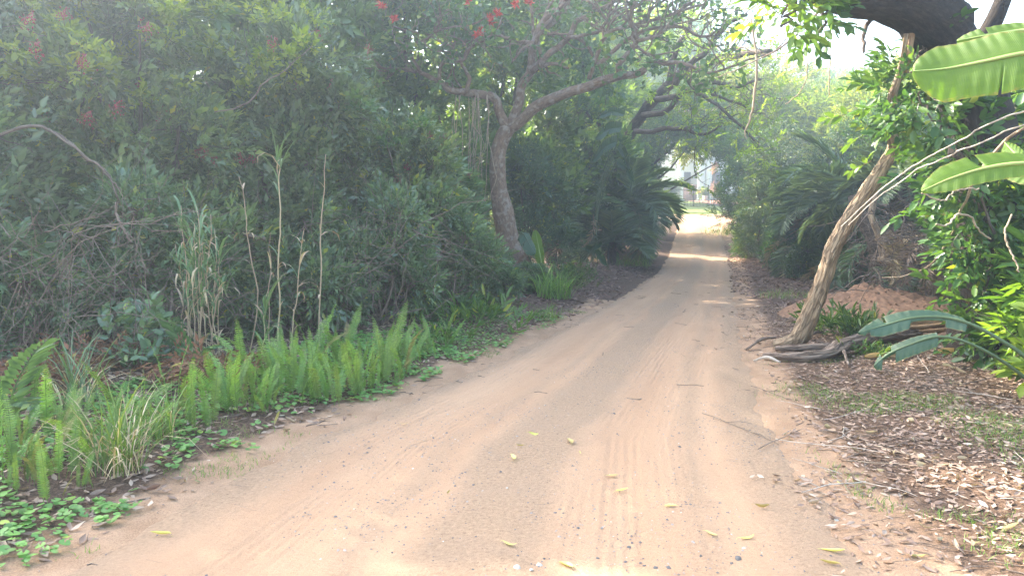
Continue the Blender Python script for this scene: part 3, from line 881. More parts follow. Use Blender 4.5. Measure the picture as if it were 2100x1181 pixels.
def twigs_from(acc, rng, P, r, n, L, lev=2, gnarl=.35, up=.25, start=.35):
    """side branches with their own side twigs; returns tip points and directions"""
    tips = []; dirs = []
    m = len(P)
    for j in range(n):
        i = int(rng.uniform(start, .99) * (m - 1)); o = P[i]
        t = norm(P[min(i + 1, m - 1)] - P[max(i - 1, 0)])
        d = norm(t * .6 + norm(rng.normal(0, 1, 3)) * [1, .8, 1] + np.array([0, 0, up]))
        ln = L * rng.uniform(.5, 1.2); k = 7; pts = [o]
        q = d.copy()
        for s in range(k):
            q = norm(q + rng.normal(0, gnarl, 3) + np.array([0, 0, .05]))
            pts.append(pts[-1] + q * ln / k)
        rr = r * rng.uniform(.6, 1.0)
        Q = add_tube(acc, pts, [rr, rr * .7, rr * .4], 12, 5 if rr > .01 else 4, 0, rng.uniform(0, 40))
        if lev > 1:
            a, b = twigs_from(acc, rng, Q, rr * .55, max(2, n // 2 if n < 6 else 3), ln * .6, lev - 1, gnarl, up, .25)
            tips += a; dirs += b
        tips.append(Q[-1]); dirs.append(norm(Q[-1] - Q[-3]))
        tips.append(Q[8]); dirs.append(norm(Q[8] - Q[6] + rng.normal(0, .2, 3)))
    return tips, dirs

rng = rs(7)
CY = 16.5
root = thing('coral_tree', 'gnarled grey-barked coral tree with red flowers leaning over the road', 'tree', at(1062, 588, CY) * [1, 1, 0] + [0, 0, .15])
acc = Acc()
px2m = CY / F_PX
trunk = px_path([(1070, 612), (1064, 580), (1052, 540), (1040, 480), (1031, 430), (1022, 380), (1021, 320), (1030, 285), (1042, 262)], CY)
add_tube(acc, trunk, np.array([42, 36, 28, 23, 21, 17.5, 15.5, 16, 15.5]) * px2m, 40, 18, .16, 3.)
add_tube(acc, px_path([(1070, 545), (1082, 523), (1086, 512)], CY - .25, CY - .45), np.array([14, 10, 9]) * px2m, 8, 10, .2, 8.)
limbs = [
 ([(1042, 266), (1026, 236), (1017, 205), (992, 196), (957, 190), (923, 186), (900, 169), (863, 149), (825, 142), (791, 141), (760, 130)], [15, 12, 11, 9, 6, 4, 2.5], CY, 15.6),
 ([(900, 168), (904, 135), (920, 122), (950, 125), (964, 98), (1000, 80), (1030, 45)], [5, 4.5, 3.5, 2], 15.8, 15.2),
 ([(863, 149), (847, 119), (842, 95), (876, 78), (903, 61), (960, 52), (1010, 30)], [4, 3, 2], 15.7, 15.0),
 ([(957, 190), (962, 160), (950, 138), (936, 105), (905, 88), (870, 70), (820, 60), (780, 40)], [6, 4, 3, 1.6], 16.0, 15.4),
 ([(1044, 262), (1062, 217), (1069, 176), (1086, 146), (1093, 102), (1103, 66), (1130, 28), (1157, 3), (1180, -50)], [14, 12, 10, 9, 7], CY, 16.0),
 ([(1103, 68), (1140, 42), (1170, 3), (1190, -50)], [8, 6, 5], 16.2, 16.5),
 ([(1088, 150), (1134, 105), (1167, 78), (1181, 44), (1208, 34), (1255, 7), (1290, -30)], [8, 8, 7, 6, 5], 16.2, 15.6),
 ([(1167, 78), (1222, 68), (1242, 47), (1262, 15), (1300, -30)], [5, 4, 3], 15.9, 15.2),
 ([(1042, 268), (1073, 244), (1103, 217), (1150, 196), (1191, 183), (1242, 166), (1272, 156), (1310, 152), (1340, 129), (1367, 132), (1398, 129), (1450, 150), (1500, 138), (1540, 120)], [16, 15, 13, 12, 10, 7, 5, 3, 2], CY, 14.2),
 ([(1269, 156), (1272, 129), (1306, 85), (1300, 61), (1293, 30), (1306, 0), (1320, -40)], [8, 7, 6, 5, 4], 15.4, 14.6),
 ([(1208, 163), (1222, 115), (1239, 78), (1255, 64), (1310, 51), (1398, 24), (1450, 5)], [6, 5, 4, 3], 15.7, 14.6),
 ([(1228, 132), (1259, 105), (1283, 85), (1337, 61), (1398, 58), (1440, 75), (1480, 60)], [6, 5, 4, 2.5], 15.6, 14.6),
 ([(1306, 85), (1350, 70), (1400, 20), (1440, -10)], [5, 4, 2.5], 15.0, 14.4),
]
tips = []; dirs = []; LP = []
for i, (pp, rr, y0, y1) in enumerate(limbs):
    P = add_tube(acc, px_path(pp, y0, y1), np.array(rr) * px2m * .74, 8 + 3 * len(pp), 10, .16, 11. + i, wob=.06)
    LP.append(P)
    a, b = twigs_from(acc, rng, P, min(rr) * px2m * .9, 9, 1.3, 2, .36, .25, .3 if i not in (0, 8) else .4)
    tips += a; dirs += b
acc.build('trunk', M['coralbark'], root, smooth=True)
tips = np.array(tips); dirs = np.array(dirs)
acc = Acc()
k = rng.integers(0, len(tips), 750)
O = tips[k] + rng.normal(0, .18, (750, 3)); D = norm(dirs[k] + rng.normal(0, .6, (750, 3)))
scatter_sprigs(acc, O, D, rng.uniform(.14, .3, 750), 'trifoliate', rng)
stuff(acc.build('foliage', M['vine_leaf'], root))
def coral_flower(root, c, rng, s=.13):
    acc = Acc()
    lv, lf = leaf1(.28, .1, .25)
    m = 22
    d = norm(rng.normal(0, 1, (m, 3)) + [0, 0, .3])
    V = place(lv, np.repeat(c[None], m, 0), d, rng.normal(0, 1, (m, 3)), s * rng.uniform(.6, 1.1, m))
    acc.add(V.reshape(-1, 3), (lf[None] + (np.arange(m) * 4)[:, None, None]).reshape(-1, 3))
    stuff(acc.build('flower', M['redflower'], root))
for a, b in [(782, 12), (808, 40), (963, 4), (1009, 45), (1021, 28), (1057, 10), (1085, 6), (980, 71), (988, 66), (1004, 38)]:
    coral_flower(root, at(a, b, 14.9), rng)

# hanging dry vines down the coral tree trunk
rng = rs(17)
root = thing('hanging_vine', 'curtain of thin dry vines hanging from the left limb of the coral tree', 'vine', at(985, 560, 16.2))
for j in range(16):
    x0 = rng.uniform(935, 1010); L = rng.uniform(120, 330)
    acc = Acc()
    add_tube(acc, px_path([(x0, 195), (x0 + rng.uniform(-12, 12), 195 + L * .4), (x0 + rng.uniform(-22, 22), 195 + L * .75), (x0 + rng.uniform(-30, 30), 195 + L)], 16.1 + rng.uniform(-.2, .3), 15.9),
             [.009, .007, .005], 14, 4, wob=.12, seed=j * 3.3)
    acc.build('vine_strand', M['vine'], root)

# dark bare tree leaning over the tunnel
rng = rs(8)
DY = 20.0; q = DY / F_PX
root = thing('dark_tree', 'dark bare-limbed tree leaning right across the tunnel opening', 'tree', at(1236, 520, 26.5))
acc = Acc()
dl_ = [([(1232, 560), (1243, 470), (1262, 380), (1285, 300), (1316, 236), (1344, 203), (1374, 171), (1398, 150), (1440, 136), (1480, 122), (1530, 112), (1580, 108)], [17, 16, 15, 13, 13, 12, 11, 10, 8, 6, 4], 26.5, 17.5),
       ([(1385, 172), (1400, 140), (1440, 110), (1480, 62), (1530, 30)], [7, 6, 5, 3], 18.3, 17.),
       ([(1344, 205), (1400, 195), (1450, 170), (1500, 178), (1560, 165)], [6, 5, 4, 2], 18.8, 17.4),
       ([(1316, 238), (1370, 225), (1420, 180), (1470, 195), (1530, 220)], [6, 5, 3, 2], 19, 17.8),
       ([(1400, 150), (1430, 190), (1470, 215), (1520, 260), (1545, 290)], [4, 3, 2], 18.2, 17.6),
       ([(1300, 270), (1350, 268), (1400, 262), (1440, 275), (1480, 260)], [5, 4, 2], 19.2, 18),
       ([(1374, 171), (1380, 120), (1410, 60), (1420, 0)], [6, 5, 4], 18.5, 17.6),
       ([(1275, 330), (1250, 300), (1230, 260), (1200, 230)], [6, 5, 3], 24.6, 22.2)]
tips = []; dirs = []
for i, (pp, rr, y0, y1) in enumerate(dl_):
    P = add_tube(acc, px_path(pp, y0, y1), np.array(rr) * q, 8 + 3 * len(pp), 9, .15, 31. + i, wob=.12)
    a, b = twigs_from(acc, rng, P, .014, 9, 1.5, 2, .34, .12, .35)
    tips += a; dirs += b
acc.build('trunk', M['stem'], root, smooth=True)
tips = np.array(tips); dirs = np.array(dirs); acc = Acc()
k = rng.integers(0, len(tips), 700)
scatter_sprigs(acc, tips[k] + rng.normal(0, .3, (700, 3)), norm(dirs[k] + rng.normal(0, .6, (700, 3))), rng.uniform(.16, .36, 700), 'feather', rng)
stuff(acc.build('foliage', M['sun_leaf'], root))

# ------------------------------------------------------------------ tunnel shrubs and far trees
TL = 'shrubs walling the left of the tunnel'
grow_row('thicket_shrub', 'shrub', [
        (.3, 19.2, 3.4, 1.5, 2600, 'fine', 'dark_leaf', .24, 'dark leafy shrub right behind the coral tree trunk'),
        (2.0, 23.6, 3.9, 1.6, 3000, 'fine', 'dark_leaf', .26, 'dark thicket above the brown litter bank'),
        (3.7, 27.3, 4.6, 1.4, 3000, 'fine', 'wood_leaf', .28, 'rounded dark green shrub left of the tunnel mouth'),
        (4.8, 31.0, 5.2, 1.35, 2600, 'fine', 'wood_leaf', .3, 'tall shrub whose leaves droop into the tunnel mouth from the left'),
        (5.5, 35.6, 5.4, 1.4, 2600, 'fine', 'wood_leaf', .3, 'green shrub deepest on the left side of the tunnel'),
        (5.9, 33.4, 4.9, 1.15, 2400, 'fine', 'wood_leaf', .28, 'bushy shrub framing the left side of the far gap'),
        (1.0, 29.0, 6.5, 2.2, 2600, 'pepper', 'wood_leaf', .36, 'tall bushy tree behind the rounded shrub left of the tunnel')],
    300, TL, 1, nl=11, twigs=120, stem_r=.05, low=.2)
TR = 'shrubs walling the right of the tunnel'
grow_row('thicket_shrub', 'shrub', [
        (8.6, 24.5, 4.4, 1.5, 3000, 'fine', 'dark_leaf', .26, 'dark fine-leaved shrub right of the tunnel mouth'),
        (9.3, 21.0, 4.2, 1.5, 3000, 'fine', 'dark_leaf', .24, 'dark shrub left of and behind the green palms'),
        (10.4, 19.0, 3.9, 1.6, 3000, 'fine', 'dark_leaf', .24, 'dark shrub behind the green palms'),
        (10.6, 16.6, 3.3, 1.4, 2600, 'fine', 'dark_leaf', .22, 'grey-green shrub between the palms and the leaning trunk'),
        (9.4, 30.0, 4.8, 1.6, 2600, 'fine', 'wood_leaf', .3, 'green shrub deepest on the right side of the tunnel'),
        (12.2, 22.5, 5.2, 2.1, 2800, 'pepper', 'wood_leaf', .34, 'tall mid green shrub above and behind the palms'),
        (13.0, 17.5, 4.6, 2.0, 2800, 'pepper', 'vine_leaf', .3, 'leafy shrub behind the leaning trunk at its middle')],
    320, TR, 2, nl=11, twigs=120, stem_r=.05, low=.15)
FT = 'sunlit trees beyond the tunnel'
shrub('overhanging_tree', 'leafy boughs closing the top of the tunnel mouth', 'tree', 3.4, 33.5, 8, 2, 4600, 'fine', 'wood_leaf', .36, 340, twigs=160, stem_r=.09, low=.3, gap=.36, stems=9, shell=(.2, 1.1),
      lobes=[[3.4, 33.5, 4.6, 1.3, 1.2, 1.2], [4.6, 33.2, 5.8, 1.3, 1.2, 1.0], [5.9, 32.8, 5.5, 1.2, 1.1, .85], [6.9, 32.4, 5.35, 1.1, 1.1, .75], [7.9, 32.2, 5.3, 1.1, 1.1, .75], [8.9, 32.0, 5.1, 1.2, 1.2, .9],
             [5.2, 33, 6.9, 1.3, 1.2, .9], [6.8, 32.8, 6.6, 1.3, 1.2, .9], [8.4, 32.6, 6.5, 1.3, 1.2, .9], [4.3, 33, 5.0, .9, .9, .9], [6.2, 32.6, 4.75, .7, .8, .5], [9.4, 32, 4.4, .8, .8, .7]])
def lobetree(name, lab, x, y, z0, z1, r, n, kind, lf, sz, seed, nl=14, tr=.16, bark='stem', gap=.4, group=FT):
    """tree with a clear trunk and a spreading crown between z0 and z1"""
    rng = rs(seed); g = float(surf_z(x, y))
    root = thing(name, lab, 'tree', (x, y, g), group)
    lob = []
    for k in range(nl):
        a = k * 2.4 + rng.uniform(-.4, .4); qq = rng.random()
        rr = r * math.sqrt(rng.uniform(.05, 1)) * (1 - .3 * qq); s = r * rng.uniform(.26, .44)
        lob.append([x + rr * math.cos(a), y + rr * math.sin(a), z0 + (z1 - z0) * qq, s, s, s * .6])
    lob = np.array(lob)
    O, D = crown_points(rng, lob, n, gap=gap, gsc=.8, shell=(.35, 1.1))
    Dd = norm(D + [0, 0, .2] + rng.normal(0, .5, D.shape))
    acc = Acc(); scatter_sprigs(acc, O, Dd, sz * rng.uniform(.6, 1.3, n), kind, rng)
    stuff(acc.build('crown', M[lf], root))
    acc = Acc()
    top = np.array([x + rng.normal(0, .4), y, (z0 + z1) / 2])
    P = add_tube(acc, [[x, y, g - .1], [x + rng.normal(0, .25), y, g + (z0 - g) * .6], top], [tr, tr * .75, tr * .4], 16, 9, .12, seed * 1.7, wob=.3)
    for L_ in lob:
        i = rng.integers(7, 15); m = (P[i] + L_[:3]) / 2 + rng.normal(0, .35, 3)
        Q_ = add_tube(acc, [P[i], m, L_[:3]], [tr * .4, tr * .25, tr * .1], 10, 6, .1, rng.uniform(0, 40), wob=.25)
        twigs_from(acc, rng, Q_, tr * .1, 4, r * .4, 1, .3, .2, .3)
    acc.build('trunk', M[bark], root)
    return root
lobetree('arching_tree', 'green tree arching over the tunnel mouth from the left', 3.6, 36.5, 5.2, 10.5, 4.4, 3600, 'tree', 'sun_leaf', .45, 401)
lobetree('arching_tree', 'bright green tree arching over the tunnel mouth from the right', 11.6, 38.0, 5.6, 8.4, 3.7, 3000, 'feather', 'sun_leaf', .5, 402)
_ft0 = lobetree('feathery_tree', 'sunlit yellow-green tree under the white sky gap', 15.5, 33.0, 4.6, 7.6, 3.0, 3200, 'feather', 'sun_leaf', .45, 403)
_ft = lobetree('feathery_tree', 'sunlit feathery tree left of the leaning trunk top', 17.0, 29.0, 4.0, 6.9, 2.8, 3200, 'feather', 'sun_leaf', .42, 404)
regrow(_ft, 'sunlit feathery tree behind the leaning trunk top', 17.8, 25.0, 2.1, (.9, .9, .88), FT)
lobetree('feathery_tree', 'low yellow-green spray of foliage above the palms', 13.8, 25.5, 4.2, 5.8, 2.1, 2600, 'feather', 'sun_leaf', .36, 406, nl=9)
lobetree('distant_tree', 'tall distant tree closing the view above the tunnel', 11.0, 62.0, 9.5, 17.0, 6.0, 3000, 'tree', 'sun_leaf', .7, 407, tr=.25)
_dt = lobetree('distant_tree', 'distant rounded tree right of the house', 23.0, 60.0, 6.5, 12.0, 6.0, 3000, 'tree', 'sun_leaf', .7, 408, tr=.25)
lobetree('distant_tree', 'distant dark green tree left of the house', 6.5, 66.0, 8.0, 17.5, 6.0, 3000, 'tree', 'wood_leaf', .7, 409, tr=.25)
regrow(_dt, 'distant pale green tree behind the feathery trees', 30.0, 52.0, 1.9, (.95, .95, 1.0), FT)

# ------------------------------------------------------------------ right: big dark tree, leaning trunk
RY = 8.2; q = RY / F_PX
rng = rs(21)
root = thing('big_tree', 'massive dark-barked tree whose limb crosses the top right corner', 'tree', at(2032, 745, RY))
acc = Acc()
P1 = add_tube(acc, px_path([(2035, 790), (2032, 600), (2026, 400), (2012, 260), (1975, 160), (1925, 70), (1895, 0), (1885, -120), (1900, -300)], RY), np.array([86, 74, 66, 62, 60, 60, 64, 54, 40]) * q, 44, 20, .12, 2.)
P2 = add_tube(acc, px_path([(1935, 60), (1880, 18), (1820, -8), (1750, -14), (1690, -28), (1600, -80), (1480, -150), (1350, -230)], RY, 6.4), np.array([60, 54, 46, 42, 36, 28, 20, 12]) * q, 34, 16, .12, 5.)
P3 = add_tube(acc, px_path([(1900, -100), (2000, -200), (2150, -280)], RY, 6.6), np.array([36, 26, 16]) * q, 16, 12, .12, 6.)
P4 = add_tube(acc, px_path([(1990, 190), (1996, 260), (2000, 330)], RY - .65), np.array([19, 17, 14]) * q, 10, 9, .15, 7.)
add_tube(acc, px_path([(1980, 150), (2030, 60), (2065, -20), (2100, -120)], RY + .2, RY), np.array([24, 18, 15, 10]) * q, 12, 9, .15, 9.)
tips = []; dirs = []
for P in (P2, P3):
    a, b = twigs_from(acc, rng, P, .03, 6, 1.5, 2, .25, 1.3, .5); tips += a; dirs += b
acc.build('trunk', M['darkbark'], root, smooth=True)
acc = Acc()
tips = np.array(tips); dirs = np.array(dirs)
tt = tips[:, 2] > 4.6
tips = tips[tt]; dirs = dirs[tt]
k = rng.integers(0, len(tips), 500)
scatter_sprigs(acc, tips[k] + rng.normal(0, .3, (500, 3)) * [1, 1, .6] + [0, 0, .25], norm(dirs[k] + rng.normal(0, .6, (500, 3))), rng.uniform(.2, .4, 500), 'pepper', rng)
stuff(acc.build('crown', M['wood_leaf'], root))
acc = Acc()
add_tube(acc, px_path([(1858, 150), (1862, 110), (1868, 70), (1870, 50)], 7.9), np.array([5, 7, 7, 5]) * q, 14, 9, .25, 3.)
o = acc.build('peeled_wood', M['splinter'], root, smooth=True); o['label'] = 'strip of bare orange wood where bark peeled'

rng = rs(22)
root = thing('leaning_trunk', 'leaning pale brown trunk with deeply fissured bark rising from the fallen log', 'tree', gp(1625, 712))
acc = Acc()
LY = float(root.location[1])
q = LY / F_PX
lean = px_path([(1588, 706), (1612, 702), (1638, 692), (1652, 668), (1664, 640), (1678, 605), (1690, 570), (1704, 522), (1724, 482), (1748, 440), (1775, 398), (1808, 345), (1832, 305), (1826, 268), (1822, 236), (1830, 195), (1842, 160), (1852, 120), (1858, 70)], LY, LY - 1.5)
n_ = 130
Pl = spline(lean, n_); Rl = radii(np.array([10, 14, 18, 18.5, 17.5, 17, 16, 15.5, 15, 14.5, 14, 13, 11, 8, 6.5, 7, 6, 5, 4]) * q, n_)
sd = 40
v, f, u = tubes(Pl[None], Rl[None], sd, True)
# carve fissures along the bark
ang = np.arctan2(u[:, 1], u[:, 0]); s_ = u[:, 2]
tw = ang + .35 * np.sin(s_ * 2.2) + .9 * (fbm(np.stack([np.cos(ang) * 1.5, np.sin(ang) * 1.5, s_ * 3], -1), 2) - .5)
rid = np.abs(fbm(np.stack([np.cos(tw) * 4.2, np.sin(tw) * 4.2, s_ * 2.6], -1), 3) - .5) * 2
cen = np.repeat(Pl, sd, 0); out = v - cen
v = cen + out * (1 + .26 * (np.clip(rid * 2.0, 0, 1)[:, None] - .7) + .12 * (fbm(np.stack([np.cos(ang), np.sin(ang), s_ * 3.], -1), 2)[:, None] - .5))
acc.add(v, f, .5, u)
acc.build('trunk', M['leanbark'], root, smooth=True)

def log(name, lab, pts, r, mat, n=36, sides=16, rough=.22, seed=1., rid=.2, group=None):
    P = spline(pts, n); R = radii(r, n)
    v, f, u = tubes(P[None], R[None], sides, True, rough, seed)
    ang = np.arctan2(u[:, 1], u[:, 0]); s_ = u[:, 2]
    rr = np.abs(fbm(np.stack([np.cos(ang) * 3.5, np.sin(ang) * 3.5, s_ * 2 + seed], -1), 3) - .5) * 2
    cen = np.repeat(P, sides, 0)
    v = cen + (v - cen) * (1 + rid * (np.clip(rr * 2, 0, 1)[:, None] - .6))
    return tag(mk(name, v, f, M[mat], None, tint=np.full(len(v), .5), tuv=u, smooth=True, loc=P[0]), lab, 'log', group)
def lift(pts, hs):
    return [np.array([p[0], p[1], float(surf_z(p[0], p[1])) + h]) for p, h in zip(pts, hs)]
g_ = [gp(a, b) for a, b in [(1566, 738), (1620, 742), (1690, 742), (1725, 733), (1775, 718), (1840, 706), (1885, 700)]]
log('fallen_log', 'weathered twisted log lying across the verge below the leaning trunk', lift(g_, [.05, .06, .08, .13, .13, .1, .1]), [.04, .055, .065, .095, .08, .075, .05], 'log', 60, 22, .35, 4., .5)
g_ = [gp(a, b) for a, b in [(1590, 722), (1650, 724), (1700, 722), (1740, 716)]]
log('fallen_branch', 'grey branch lying along the foot of the leaning trunk', lift(g_, [.04, .07, .07, .05]), [.03, .045, .045, .03], 'log', 30, 16, .3, 6., .45)
for j, (a, b, c, d, lab) in enumerate([(1530, 722, 1590, 700, 'broken root stub left of the leaning trunk base'), (1545, 745, 1600, 752, 'thin bleached root in front of the fallen log'), (1655, 700, 1690, 690, 'ragged root spur right of the leaning trunk base'),
        (1715, 700, 1740, 758, 'grey dead branch propped against the fallen log'), (1760, 722, 1850, 690, 'thin dead branch lying over the fallen log')]):
    pa, pb = gp(a, b), gp(c, d)
    log('broken_root', lab, [pa + [0, 0, .03], (pa + pb) / 2 + [0, 0, .09], pb + [0, 0, .05]], [.012, .022, .014], 'log' if j != 1 else 'palewood', 18, 9, .35, 40. + j, .4, 'broken roots round the fallen log')
g_ = [gp(a, b) for a, b in [(1745, 710), (1810, 703), (1880, 697), (1945, 694), (1985, 690)]]
p_ = lift(g_, [.10, .16, .2, .24, .28]); p_.append(at(2015, 636, p_[-1][1] - .1))
log('split_log', 'long split log with orange torn wood on the right verge', p_, [.03, .07, .10, .12, .11, .015], 'splinter', 44, 14, .25, 9., .5)
# torn splinters at its end
for j, (a, b, c, d) in enumerate([(1900, 690, 2012, 640), (1880, 680, 1975, 668), (1850, 690, 1935, 692), (1830, 672, 1960, 660)]):
    Ys = p_[3][1] - .12 - .04 * j
    log('wood_splinter', ['upper torn splinter pointing up off the split log', 'middle torn splinter lying along the split log', 'lowest torn splinter lying along the split log', 'thin torn splinter on top of the split log'][j],
        [at(a, b, Ys), at((a + c) / 2, (b + d) / 2 + 3, Ys), at(c, d, Ys)], [.012, .035, .008], 'splinter', 18, 8, .3, 20. + j, .4, 'splinters on the split log')
# roots and slim stems behind
def stem_thing(name, lab, pts, r, mat='stem', cat='stem', n=24, sides=8, rough=.2, seed=1., wob=.05, group=None, smooth=True):
    acc = Acc(); P = add_tube(acc, pts, r, n, sides, rough, seed, wob=wob)
    o = acc.build(name, M[mat], None, smooth=smooth, loc=P[0]); return tag(o, lab, cat, group)
stem_thing('forked_root', 'forked brown root bending down behind the leaning trunk', px_path([(1798, 395), (1788, 440), (1800, 480), (1812, 520), (1806, 536)], 12.4), [.05, .06, .07, .075, .06], 'leanbark', 'root', rough=.3)
stem_thing('creeping_root', 'brown root running right along the ground behind the dirt mound', px_path([(1806, 530), (1850, 548), (1890, 562), (1930, 585)], 12.4, 12.0), [.07, .06, .05, .03], 'leanbark', 'root', rough=.3)
stem_thing('rough_palm_stump', 'short shaggy brown palm stump behind the leaning trunk', px_path([(1800, 545), (1795, 500), (1770, 450), (1750, 400)], 13.2), [.14, .15, .14, .10], 'palmtrunk', 'stump', rough=.4)
stem_thing('slim_trunk', 'slim grey trunk standing left of the sunlit straw on the right', px_path([(2003, 640), (1990, 570), (1975, 500), (1966, 440), (1962, 370), (1970, 300)], 9.2), [.06, .055, .05, .048, .045, .04])

# dirt mound
rng = rs(30)
c = at(1800, 650, 12.1); cx, cy = c[0], c[1]
a_ = np.linspace(-2.2, 2.2, 110); b_ = np.linspace(-2.0, 2.0, 100)
A, B = np.meshgrid(a_, b_)
rr = np.sqrt((A / 1.6) ** 2 + (B / 1.6) ** 2)
H = .50 * np.clip(1 - rr ** 1.5, -.3, 1) * (.8 + .5 * (noise2(A, B, 1.1, 4.) - .3))
H = H + (noise2(A, B, 3.6, 6., 4) - .5) * .42 * np.clip(1.1 - rr, 0, 1) + np.abs(noise2(A, B, 8., 7., 3) - .5) * .22 * np.clip(1.1 - rr, 0, 1)
Zm = surf_z(A + cx, B + cy) * 0 + base_z(cy) + .06 + H - .12 * sstep(.8, 1.2, rr)
idx = np.arange(A.size).reshape(A.shape)
Q = np.stack([idx[:-1, :-1], idx[:-1, 1:], idx[1:, 1:], idx[1:, :-1]], -1).reshape(-1, 4)
root = thing('dirt_mound', 'heap of dug reddish sand behind the leaning trunk', 'mound', (cx, cy, float(base_z(cy))))
mk('heap', np.stack([A + cx, B + cy, Zm], -1), Q, M['mound'], root, smooth=True)
m = 900
ia = rng.integers(0, A.size, m); a1 = A.ravel()[ia]; b1 = B.ravel()[ia]; ok = rr.ravel()[ia] < 1.0
a1, b1, z1 = a1[ok], b1[ok], Zm.ravel()[ia][ok]; m = len(a1)
ov_ = norm(np.array([[1, 0, 0], [-1, 0, 0], [0, 1, 0], [0, -1, 0], [0, 0, 1.], [0, 0, -1], [1, 1, 1], [-1, 1, 1], [1, -1, 1], [-1, -1, 1]])) * [1, .8, .7]
of_ = np.array([[4, 6, 7], [4, 7, 9], [4, 9, 8], [4, 8, 6], [0, 2, 6], [2, 1, 7], [1, 3, 9], [3, 0, 8], [6, 2, 7], [7, 1, 9], [9, 3, 8], [8, 0, 6], [0, 5, 2], [2, 5, 1], [1, 5, 3], [3, 5, 0]])
V = place(ov_, np.stack([a1 + cx, b1 + cy, z1], -1), rng.normal(0, 1, (m, 3)), rng.normal(0, .4, (m, 3)) + [0, 0, 1], .012 * np.exp(rng.normal(0, .6, m)) + .008)
acc = Acc(); acc.add(V.reshape(-1, 3), (of_[None] + (np.arange(m) * 10)[:, None, None]).reshape(-1, 3)); stuff(acc.build('clods', M['mound'], root))

# ------------------------------------------------------------------ palms
def frond_mesh(name, seed, n=58, L=1.0, droop=.55, ll=.34, w=.012, vee=.35, mat='palm', ragged=.1):
    """arching pinnate frond: starts at the origin along +X, one unit long"""
    rng = rs(seed); t = np.linspace(0, 1, 14)
    ang = -droop * 1.9 * t ** 1.4
    dx = np.cos(ang); dz = np.sin(ang)
    P = np.stack([np.concatenate([[0], np.cumsum(dx[:-1])]) / 13, np.zeros(14), np.concatenate([[0], np.cumsum(dz[:-1])]) / 13], -1)
    acc = Acc()
    v, f, u = tubes(P[None], np.linspace(.012, .003, 14)[None], 4, False); acc.add(v, f, .35, u)
    tt = np.linspace(.14, .995, n)
    pos = np.stack([np.interp(tt, t, P[:, i]) for i in range(3)], -1)
    T = norm(np.stack([np.interp(tt, t, np.gradient(P[:, i])) for i in range(3)], -1))
    for s in (-1, 1):
        prof = np.sin(np.pi * np.clip(tt * .88 + .1, 0, 1)) ** .6
        N = np.stack([-T[:, 2], 0 * tt, T[:, 0]], -1)
        fw = .35 + .75 * tt
        d = norm(np.array([0, s, 0.]) + T * fw[:, None] + N * vee + rng.normal(0, ragged, (n, 3)))
        l_ = ll * prof * rng.uniform(.85, 1.1, n)
        lv = np.array([[0, 0, 0], [.5, -w * 1.6, .0], [.5, w * 1.6, .0], [1, 0, -.16]]); lv[1:3, 1] /= ll
        V = place(lv, pos, d, N + rng.normal(0, .25, (n, 3)), l_)
        F = (np.array([[0, 1, 3], [0, 3, 2]])[None] + (np.arange(n) * 4)[:, None, None]).reshape(-1, 3)
        acc.add(V.reshape(-1, 3), F, np.repeat(np.clip(rng.normal(.5, .2, n), 0, .9), 4))
    o = acc.build(name, M[mat], None); me = o.data
    bpy.data.objects.remove(o)
    return me
FR = [frond_mesh('frond', 500 + i, droop=d) for i, d in enumerate((.4, .65, .9, 1.15))]
FRD = [frond_mesh('dead_frond', 520 + i, n=34, droop=d, mat='deadpalm', ragged=.3, ll=.26) for i, d in enumerate((.6, .9, 1.1))]
def palm(lab, x, y, h, nf, L, seed, dead=4, lean=(0, 0), group='palms right of the road', up0=-.25, only=None):
    rng = rs(seed); g = float(surf_z(x, y))
    root = thing('palm', lab, 'palm', (x, y, g), group)
    acc = Acc()
    top = np.array([x + lean[0], y + lean[1], g + h])
    add_tube(acc, [[x, y, g - .1], [x + lean[0] * .4, y, g + h * .5], top], [.16, .13, .11], 22, 12, .35, seed)
    acc.build('trunk', M['palmtrunk'], root)
    for k in range(nf):
        a = k * 2.4 + rng.uniform(-.3, .3); e = up0 + 1.45 * (1 - k / nf) ** 1.2
        d = (math.cos(a) * math.cos(e), math.sin(a) * math.cos(e), math.sin(e))
        inst('frond', FR[int(rng.integers(0, 4))], root, top - np.array(root.location), aim(d), L * rng.uniform(.8, 1.15))
    for k in range(dead):
        a = k * 2.1 + rng.uniform(-.4, .4); e = rng.uniform(-1.2, -.6)
        d = (math.cos(a) * math.cos(e), math.sin(a) * math.cos(e), math.sin(e))
        inst('dead_frond', FRD[int(rng.integers(0, 3))], root, top - np.array(root.location) - np.array([0, 0, .1]), aim(d), L * rng.uniform(.55, .85))
    return root
palm('green feather palm with drooping fronds left of the leaning trunk', 8.1, 17.4, 2.0, 18, 2.0, 601, 6)
palm('smaller feather palm hanging over the right edge of the track', 8.3, 20.6, 2.0, 15, 1.8, 602, 3)
palm('palm with an upright fan of fronds behind the leaning trunk', 8.2, 15.6, 2.3, 18, 1.6, 603, 7)
palm('feather palm arching into the tunnel mouth from the left', 3.35, 24.8, 1.9, 18, 2.3, 604, 2, (.5, -.3), 'palms left of the road', -.35)
palm('low palm with brown dead fronds behind the litter bank', 1.2, 22.6, 1.5, 11, 1.9, 605, 7, (0, 0), 'palms left of the road')
palm('low palm crouching at the left edge of the track', 3.1, 22.9, .7, 13, 1.5, 606, 2, (0, 0), 'palms left of the road')

